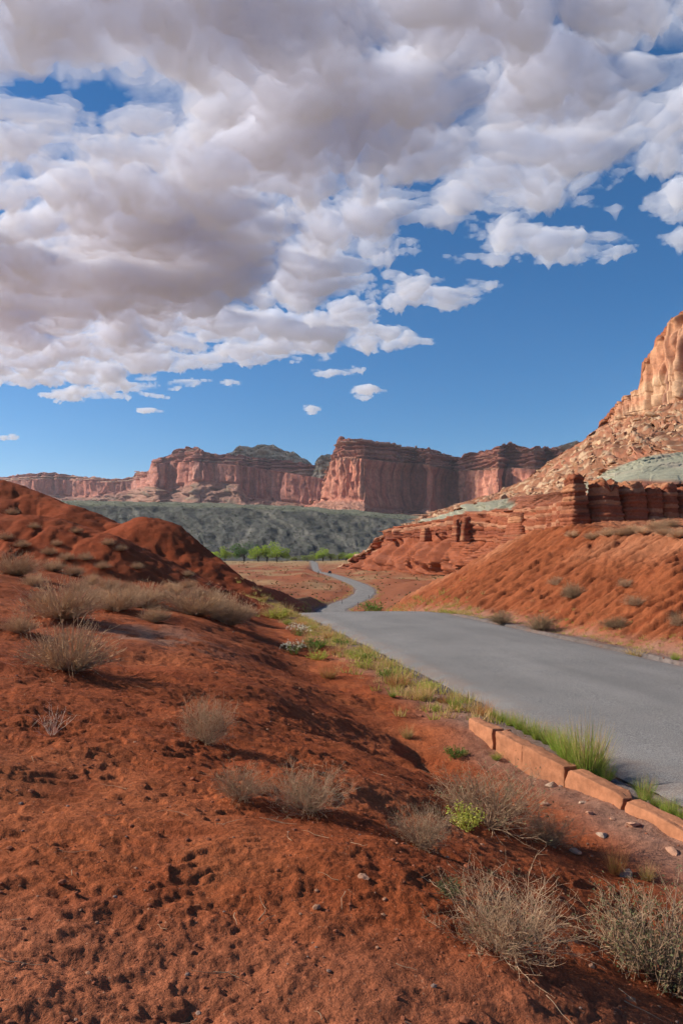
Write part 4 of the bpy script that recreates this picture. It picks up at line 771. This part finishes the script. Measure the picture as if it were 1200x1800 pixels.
# ------------------------------------------------------------------ trees on the valley floor
def trees():
    bark = plain('bark', (.12, .09, .065), .95, .1, .3, 2)
    cols = dict(bright=plain('bright_foliage', (.36, .46, .055), .8, .15, .35, .25, .5), dark=plain('dark_foliage', (.10, .18, .045), .8, .15, .4, .25, .4), olive=plain('olive_foliage', (.24, .28, .075), .8, .15, .4, .25, .45))
    me = {}
    for v in range(3):
        rg = np.random.default_rng(1000+v); lob = [(rg.normal(0, .30), rg.normal(0, .30), rg.uniform(.28, .82), rg.uniform(.16, .30)) for _ in range(15)]
        C = []
        for (lx, ly, lz, r_) in lob:
            q = rg.normal(size=(190, 3)); q /= np.linalg.norm(q, axis=1)[:, None]; C.append(np.array((lx, ly, lz))+q*r_*rg.uniform(.55, 1.05, (190, 1))*np.array((1, 1, .8)))
        C = np.concatenate(C); C = C[C[:, 2] > .05]; crown = leaf_quads(rg, C, .032)
        P = np.array([[(0, 0, 0), (.01, 0, .12), (0, .01, .28), (.02, 0, .45), (.0, .0, .62)]]+[[(0, 0, .14+.03*i), (lx*.3, ly*.3, .26+.03*i), (lx*.6, ly*.6, lz*.72), (lx*.85, ly*.85, lz*.9), (lx, ly, lz)] for i, (lx, ly, lz, r_) in enumerate(lob[:7])], float)
        tr = tubes(P, np.vstack([np.linspace(.045, .014, 5)]+[np.linspace(.022, .006, 5)]*7), 6); me[v] = (tr, crown)
    cache = {}
    L = [(372, 978, 15, 1.1, 'bright', 'green tree half hidden at the end of the red hill'), (394, 984, 21, 1.0, 'bright', 'bright green tree left of the dark round tree'), (428, 987, 27, 1.15, 'dark', 'dark green round tree among the bright ones'),
         (455, 988, 20, 1.2, 'bright', 'low bright green tree right of the dark tree'), (470, 989, 27, 1.1, 'bright', 'tallest yellow green cottonwood of the left grove'), (488, 989, 22, 1.2, 'bright', 'rounded yellow green tree at the right end of the left grove'),
         (541, 985, 11, 1.3, 'olive', 'low olive tree left of the road end'), (552, 985, 14, 1.1, 'olive', 'olive tree above the far end of the road'), (567, 985, 19, 1.0, 'bright', 'upright bright green tree right of the road end'), (581, 985, 13, 1.2, 'olive', 'dull green tree right of the upright bright one'),
         (596, 985, 12, 1.3, 'olive', 'grey green bushy tree near the hedge'), (608, 985, 11, 1.4, 'bright', 'low vivid green tree in the hedge'), (620, 985, 12, 1.4, 'bright', 'vivid green tree in the middle of the hedge'), (632, 985, 12, 1.4, 'bright', 'vivid green tree where the hedge meets the red mounds'), (520, 987, 8, 1.6, 'olive', 'lowest olive bushy tree between grove and road')]
    for k, (x, y, h, w, c, lb) in enumerate(L):
        d = 880.; X = (x-CX)/F*d; z = float(land(np.array([X]), np.array([d]))[0]); s = h/F*d*1.3; (tv, tf), (cv, cf) = me[k % 3]
        if (k % 3, c) not in cache: cache[(k % 3, c)] = (mesh('trunk', tv, tf, bark), mesh('crown', cv, cf, cols[c]))
        e = empty('cottonwood_tree', (X, d+random.uniform(-12, 12), z-.2), random.uniform(0, 6)); e.scale = (s*w, s*w, s); a, b_ = cache[(k % 3, c)]; obj('trunk', a, e); obj('crown', b_, e); tag(e, lb, 'tree', 'trees along the valley')
trees()

# ------------------------------------------------------------------ posts and the car
def posts():
    dark = plain('post_dark', (.05, .035, .03), .7, .2, .2, 3); refl = plain('post_reflector', (.5, .06, .03), .4, .5, .1, 3)
    for x, y, h, lb in [(629, 1068, 9, 'dark marker post right of the road just beyond the crest'), (601, 1062, 7, 'dark marker post in the straw left of the far curve'), (648, 1052, 6, 'dark marker post on the outside of the far curve'), (560, 1008, 4, 'dark marker post by the distant car')]:
        p = hit(x, y); s = h/F*p.y; w = max(.10, .9/F*p.y)
        e = empty('marker_post', p-Vector((0, 0, .1))); V = np.array([(-.5, -.5, 0), (.5, -.5, 0), (.5, .5, 0), (-.5, .5, 0), (-.42, -.42, 1), (.42, -.42, 1), (.42, .42, 1), (-.42, .42, 1)], float)*np.array((w, w*.6, s+.1)); q = [(0, 1, 5, 4), (1, 2, 6, 5), (2, 3, 7, 6), (3, 0, 4, 7), (4, 5, 6, 7)]
        obj('stake', mesh('stake', V, q, dark, smooth=False), e); V2 = V*np.array((1.12, 1.2, .14))+np.array((0, 0, s*.78)); obj('reflector', mesh('reflector', V2, q, refl, smooth=False), e); tag(e, lb, 'marker post', 'marker posts along the road')
posts()
def car():
    y = 478.; x = float(road_x(y))+1.5; z = float(road_z(y))+.05
    paint = plain('car_paint_dark', (.018, .018, .022), .35, .5, .05, 1); glass = plain('car_glass', (.02, .025, .03), .1, .6, .05, 1); rub = plain('tyre_rubber', (.02, .02, .02), .9, .2, .1, 3); metal = plain('rim_metal', (.3, .3, .3), .4, .5, .1, 3); lamp = plain('tail_lamp', (.35, .02, .02), .3, .5, .05, 2)
    e = empty('car', (x, y, z), math.atan2(float(road_x(y+5)-road_x(y-5)), -10)+math.pi); tag(e, 'tiny dark car on the distant stretch of road', 'car')
    def ext(prof, w, inset):
        n = len(prof); V = [(s*(w-(inset if zz > 1.0 else 0)), yy, zz) for s in (-1, 1) for yy, zz in prof]; return V, [tuple(range(n)), tuple(range(2*n-1, n-1, -1))]+[(i, i+n, (i+1) % n+n, (i+1) % n) for i in range(n)]
    body = [(-2.25, .35), (-2.3, .75), (-2.2, 1.0), (-1.2, 1.08), (1.0, 1.08), (2.1, .95), (2.25, .7), (2.2, .35)]; cab = [(-2.05, 1.02), (-1.8, 1.72), (.1, 1.78), (.95, 1.06)]
    V, f = ext(body, .92, .03); obj('body', mesh('body', V, f, paint, smooth=False), e); V, f = ext(cab, .86, .12); c = obj('cabin', mesh('cabin', V, f, paint, smooth=False), e)
    for nm, q in (('rear_window', [(-.62, -2.02, 1.15), (.62, -2.02, 1.15), (.6, -1.86, 1.62), (-.6, -1.86, 1.62)]), ('windscreen', [(-.62, .92, 1.14), (.62, .92, 1.14), (.6, .2, 1.7), (-.6, .2, 1.7)])): obj(nm, mesh(nm, np.array(q)+np.array((0, -.012 if nm[0] == 'r' else .02, .012)), [(0, 1, 2, 3)], glass, smooth=False), c)
    for sx in (-1, 1):
        obj('tail_lamp', mesh('tail_lamp', [(sx*.85, -2.305, .8), (sx*.62, -2.305, .8), (sx*.62, -2.29, .95), (sx*.85, -2.29, .95)], [(0, 1, 2, 3)], lamp, smooth=False), e)
        for wy in (-1.4, 1.4):
            a = np.linspace(0, 2*np.pi, 16, endpoint=False); ring = lambda r, xx: np.stack([a*0+xx, wy+r*np.cos(a), .34+r*np.sin(a)], -1); V = np.vstack([ring(.34, sx*.72), ring(.34, sx*.94), ring(.2, sx*.95)]); q = [(i+k*16, (i+1) % 16+k*16, (i+1) % 16+(k+1)*16, i+(k+1)*16) for k in (0, 1) for i in range(16)]
            wl = empty('wheel'); wl.parent = e; obj('tyre', mesh('tyre', V, q, rub), wl); obj('rim', mesh('rim', ring(.2, sx*.945), [tuple(range(16))], metal), wl)
car()

# ------------------------------------------------------------------ clouds: closed bodies of scattering vapour, level bases 1500 m up
CLOUD_H = 1500.
def worley(x, y, seed):
    x0, y0 = np.floor(x), np.floor(y); best = np.full(np.shape(x), 9.)
    for i in (-1, 0, 1):
        for j in (-1, 0, 1):
            h = _hash(x0+i, y0+j, seed); g = _hash(x0+i, y0+j, seed+77); dx = x0+i+.15+.7*_GV[h]-x; dy = y0+j+.15+.7*_GV[g]-y; best = np.minimum(best, dx*dx+dy*dy)
    return np.sqrt(best)
def clouds():
    m = bpy.data.materials.new('cloud_vapour'); m.use_nodes = True; b = NB(m.node_tree); o = m.node_tree.nodes['Material Output']
    for n in list(m.node_tree.nodes):
        if n != o: m.node_tree.nodes.remove(n)
    s = b.n('ShaderNodeVolumeScatter'); s.inputs['Color'].default_value = (1, 1, 1, 1); s.inputs['Density'].default_value = .0130; s.inputs['Anisotropy'].default_value = .0
    ab = b.n('ShaderNodeVolumeAbsorption'); ab.inputs['Color'].default_value = (.10, .03, .78, 1); ab.inputs['Density'].default_value = .0006; ad = b.n('ShaderNodeAddShader')
    m.node_tree.links.new(s.outputs[0], ad.inputs[0]); m.node_tree.links.new(ab.outputs[0], ad.inputs[1]); m.node_tree.links.new(ad.outputs[0], o.inputs['Volume'])
    yp = np.concatenate([np.linspace(-420, -60, 30)[:-1], np.arange(-60, 785, 3.0)]); xp = np.concatenate([np.linspace(-520, -60, 30)[:-1], np.arange(-60, 1262, 3.4), np.linspace(1262, 1700, 30)[1:]])
    Y, X = np.meshgrid(yp, xp, indexing='ij'); H = HY-Y; u, v = (X-CX)/H, F/H
    wu, wv = u+.11*fbm(u*2.2, v*2.2, 3, seed=1201), v+.11*fbm(u*2.2+9, v*2.2, 3, seed=1203)
    w2u, w2v = wu+.022*fbm(u*11, v*11, 2, seed=1205), wv+.022*fbm(u*11+5, v*11, 2, seed=1207)
    edge = ipl(u, [(-3.2, 4.5), (-2, 4.1), (-1.2, 3.95), (-.6, 3.7), (-.25, 3.25), (.0, 2.8), (.19, 2.4), (.45, 2.08), (.9, 1.88), (1.8, 1.7), (4, 1.5)])
    cover = edge-v
    def bl(x, y, rx, ry): return np.exp(-((X-x)/rx)**2-((Y-y)/ry)**2)
    puffs = sum(bl(*q)*(1.35 if q[1] > 560 else 1) for q in ((965, 420, 95, 30), (850, 500, 95, 38), (650, 686, 30, 9), (605, 653, 50, 10), (200, 690, 95, 13), (265, 722, 30, 5), (545, 718, 18, 9), (20, 769, 30, 5), (610, 592, 150, 26), (1180, 352, 34, 13), (975, 358, 50, 12), (60, 640, 150, 20), (420, 628, 60, 11), (60, 668, 60, 8), (330, 672, 40, 7), (760, 520, 60, 12)))
    gaps = sum(bl(*q) for q in ((70, 150, 70, 22), (170, 170, 30, 30), (1020, 70, 60, 22), (130, 288, 44, 13), (60, 320, 40, 12), (1150, 95, 70, 14), (75, 566, 28, 12), (740, 405, 50, 14)))
    thick = 1.15*bl(250, 465, 330, 95)+.85*bl(560, 255, 230, 62)+.80*bl(480, 60, 480, 80)+.7*bl(0, 545, 110, 40)+.6*bl(1000, 190, 260, 60)+.7*sm(Y, -20, -160)-.35*bl(150, 190, 220, 60)-.3*bl(300, 345, 330, 30)
    w1, w2, w3, w4 = .42-worley(w2u*4.6, w2v*4.6, 1213), .42-worley(w2u*10.5, w2v*10.5, 1215), .42-worley(w2u*23, w2v*23, 1217), .42-worley(w2u*47, w2v*47, 1218)
    big = fbm(wu*2.6, wv*2.6, 4, .5, seed=1211); fine = fbm(u*42, v*42, 3, .6, seed=1219)
    lump = .70*big+.95*w1+.55*w2+.30*w3+.16*w4+.10*fine
    tk = np.clip(thick, 0, 1.2)
    D = lump+np.clip(cover/.75, -1.05, 1.)*.80+.12+.95*puffs-.95*gaps-.3*sm(v, 3.6, 7)+.40*tk+.35*sm(X, 700, 1000)*sm(cover, 0, .25)
    D = D-2.2*sm(X, -120, -420)-2.2*sm(X, 1400, 1650)
    t = np.clip(D, 0, 1.8); T = (150*t**.9*(.46+.56*tk)*(1+.5*np.clip(.8*big, -.6, .8))+150*(w1+.6*w2+.4*w3+.2*w4)*np.clip(t*1.5, 0, 1))*np.clip(1.0-.06*(v-1.3), .6, 1)
    T = np.clip(T, 25*np.clip(t*2, 0, 1), 700); on = D > 0
    zb = CLOUD_H-T*.30*(1-tk*.6)-(75*w1+50*w2+26*w3+14*w4+6*fine)*np.clip(t*1.6, 0, 1)*(1-.45*np.clip(tk, 0, 1)); zt = zb+T+.3
    px_, py_ = u*CLOUD_H, v*CLOUD_H
    def cut(keep, name):
        i = np.arange(keep.size).reshape(keep.shape); c = keep[:-1, :-1] | keep[1:, :-1] | keep[:-1, 1:] | keep[1:, 1:]
        q = np.stack([i[:-1, :-1], i[:-1, 1:], i[1:, 1:], i[1:, :-1]], -1)[c]; used = np.unique(q); n = len(used); mp = np.full(keep.size, -1); mp[used] = np.arange(n); q = mp[q]
        B = np.stack([px_, py_, zb], -1).reshape(-1, 3)[used]; Tp = np.stack([px_, py_, zt], -1).reshape(-1, 3)[used]
        e = np.concatenate([q[:, [0, 1]], q[:, [1, 2]], q[:, [2, 3]], q[:, [3, 0]]]); key = np.sort(e, 1); _, inv, cnt = np.unique(key[:, 0].astype(np.int64)*n+key[:, 1], return_inverse=True, return_counts=True); rim = e[cnt[inv] == 1]
        return np.vstack([B, Tp]), np.vstack([q[:, ::-1]*1, q+n, np.stack([rim[:, 1], rim[:, 0], rim[:, 0]+n, rim[:, 1]+n], -1)])
    # connected bodies: flood the largest, then the small ones
    lab = np.zeros(on.shape, int); cur = 0; hold = on.copy(); idx = np.where(on, np.arange(1, on.size+1).reshape(on.shape), 0)
    for _ in range(4000):
        p = np.pad(idx, 1); nb = np.maximum.reduce([p[1:-1, 1:-1], p[:-2, 1:-1], p[2:, 1:-1], p[1:-1, :-2], p[1:-1, 2:]]); nb = np.where(on, nb, 0)
        if (nb == idx).all(): break
        idx = nb
    ids, cnt = np.unique(idx[idx > 0], return_counts=True); order = ids[np.argsort(-cnt)]; cn = np.sort(cnt)[::-1]
    out = []
    for i_, c_ in zip(order, cn):
        if c_ < 24: break
        k = idx == i_; out.append((k, c_, X[k].mean(), Y[k].mean(), X[k].min(), X[k].max(), Y[k].min(), Y[k].max()))
    names = [(537, 175, 900, 'broad grey and white cloud deck filling the upper sky'), (850, 500, 70, 'puffy white cloud just right of the ragged deck edge'), (965, 420, 90, 'separate white cloud in the blue above the right cliff'), (648, 686, 45, 'small round white cloud low over the mesa prow'), (600, 653, 45, 'flat white cloudlet under the deck, above the round small one'),
             (200, 690, 90, 'long thin white cloud strip low on the left'), (265, 722, 40, 'thin cloud streak below the long strip'), (20, 769, 50, 'lowest wisp of cloud at the left edge'), (545, 718, 30, 'tiny cloud wisp left of the round low cloud'), (1190, 360, 60, 'cloud scrap at the right edge of the sky'), (420, 628, 60, 'white cloudlet hanging under the middle of the deck')]
    scraps = []
    for n_, (k, c_, mx, my, *_r) in enumerate(out):
        V, Fc = cut(k, 'cloud')
        if len(Fc) == 0: continue
        best = min(range(len(names)), key=lambda q: math.hypot(names[q][0]-mx, names[q][1]-my)/names[q][2]) if names else None
        ok = best is not None and math.hypot(names[best][0]-mx, names[best][1]-my) < names[best][2] and (n_ == 0 or names[best][2] < 500)
        lb = names.pop(best)[3] if ok else 'small white scrap of cloud broken off the deck'
        o_ = tag(obj('cloud', mesh('cloud', V, Fc, m)), lb, 'cloud', 'clouds over the valley')
        if not ok: scraps.append((mx, o_))
    for i_, (_x, o_) in enumerate(sorted(scraps, key=lambda q: q[0])): o_['label'] = 'small white scrap of cloud broken off the deck, {} scrap from the left'.format(ORD[min(i_, 19)])
clouds()

# ------------------------------------------------------------------ the air of the valley
def haze():
    m = bpy.data.materials.new('desert_haze'); m.use_nodes = True; nt = m.node_tree; o = nt.nodes['Material Output']
    for n in list(nt.nodes):
        if n != o: nt.nodes.remove(n)
    p = nt.nodes.new('ShaderNodeVolumePrincipled'); p.inputs['Color'].default_value = (.80, .86, 1, 1); p.inputs['Density'].default_value = 2.4e-5; p.inputs['Anisotropy'].default_value = .0
    nt.links.new(p.outputs[0], o.inputs['Volume'])
    x, y0, y1, z0, z1 = 14000, -400, 12000, -60, 800; V = [(-x, y0, z0), (x, y0, z0), (x, y1, z0), (-x, y1, z0), (-x, y0, z1), (x, y0, z1), (x, y1, z1), (-x, y1, z1)]
    h = obj('haze', mesh('haze', V, [(0, 3, 2, 1), (4, 5, 6, 7), (0, 1, 5, 4), (1, 2, 6, 5), (2, 3, 7, 6), (3, 0, 4, 7)], m, smooth=False)); tag(h, 'thin pale blue haze hanging in the valley air', 'haze', kind='stuff')
haze()
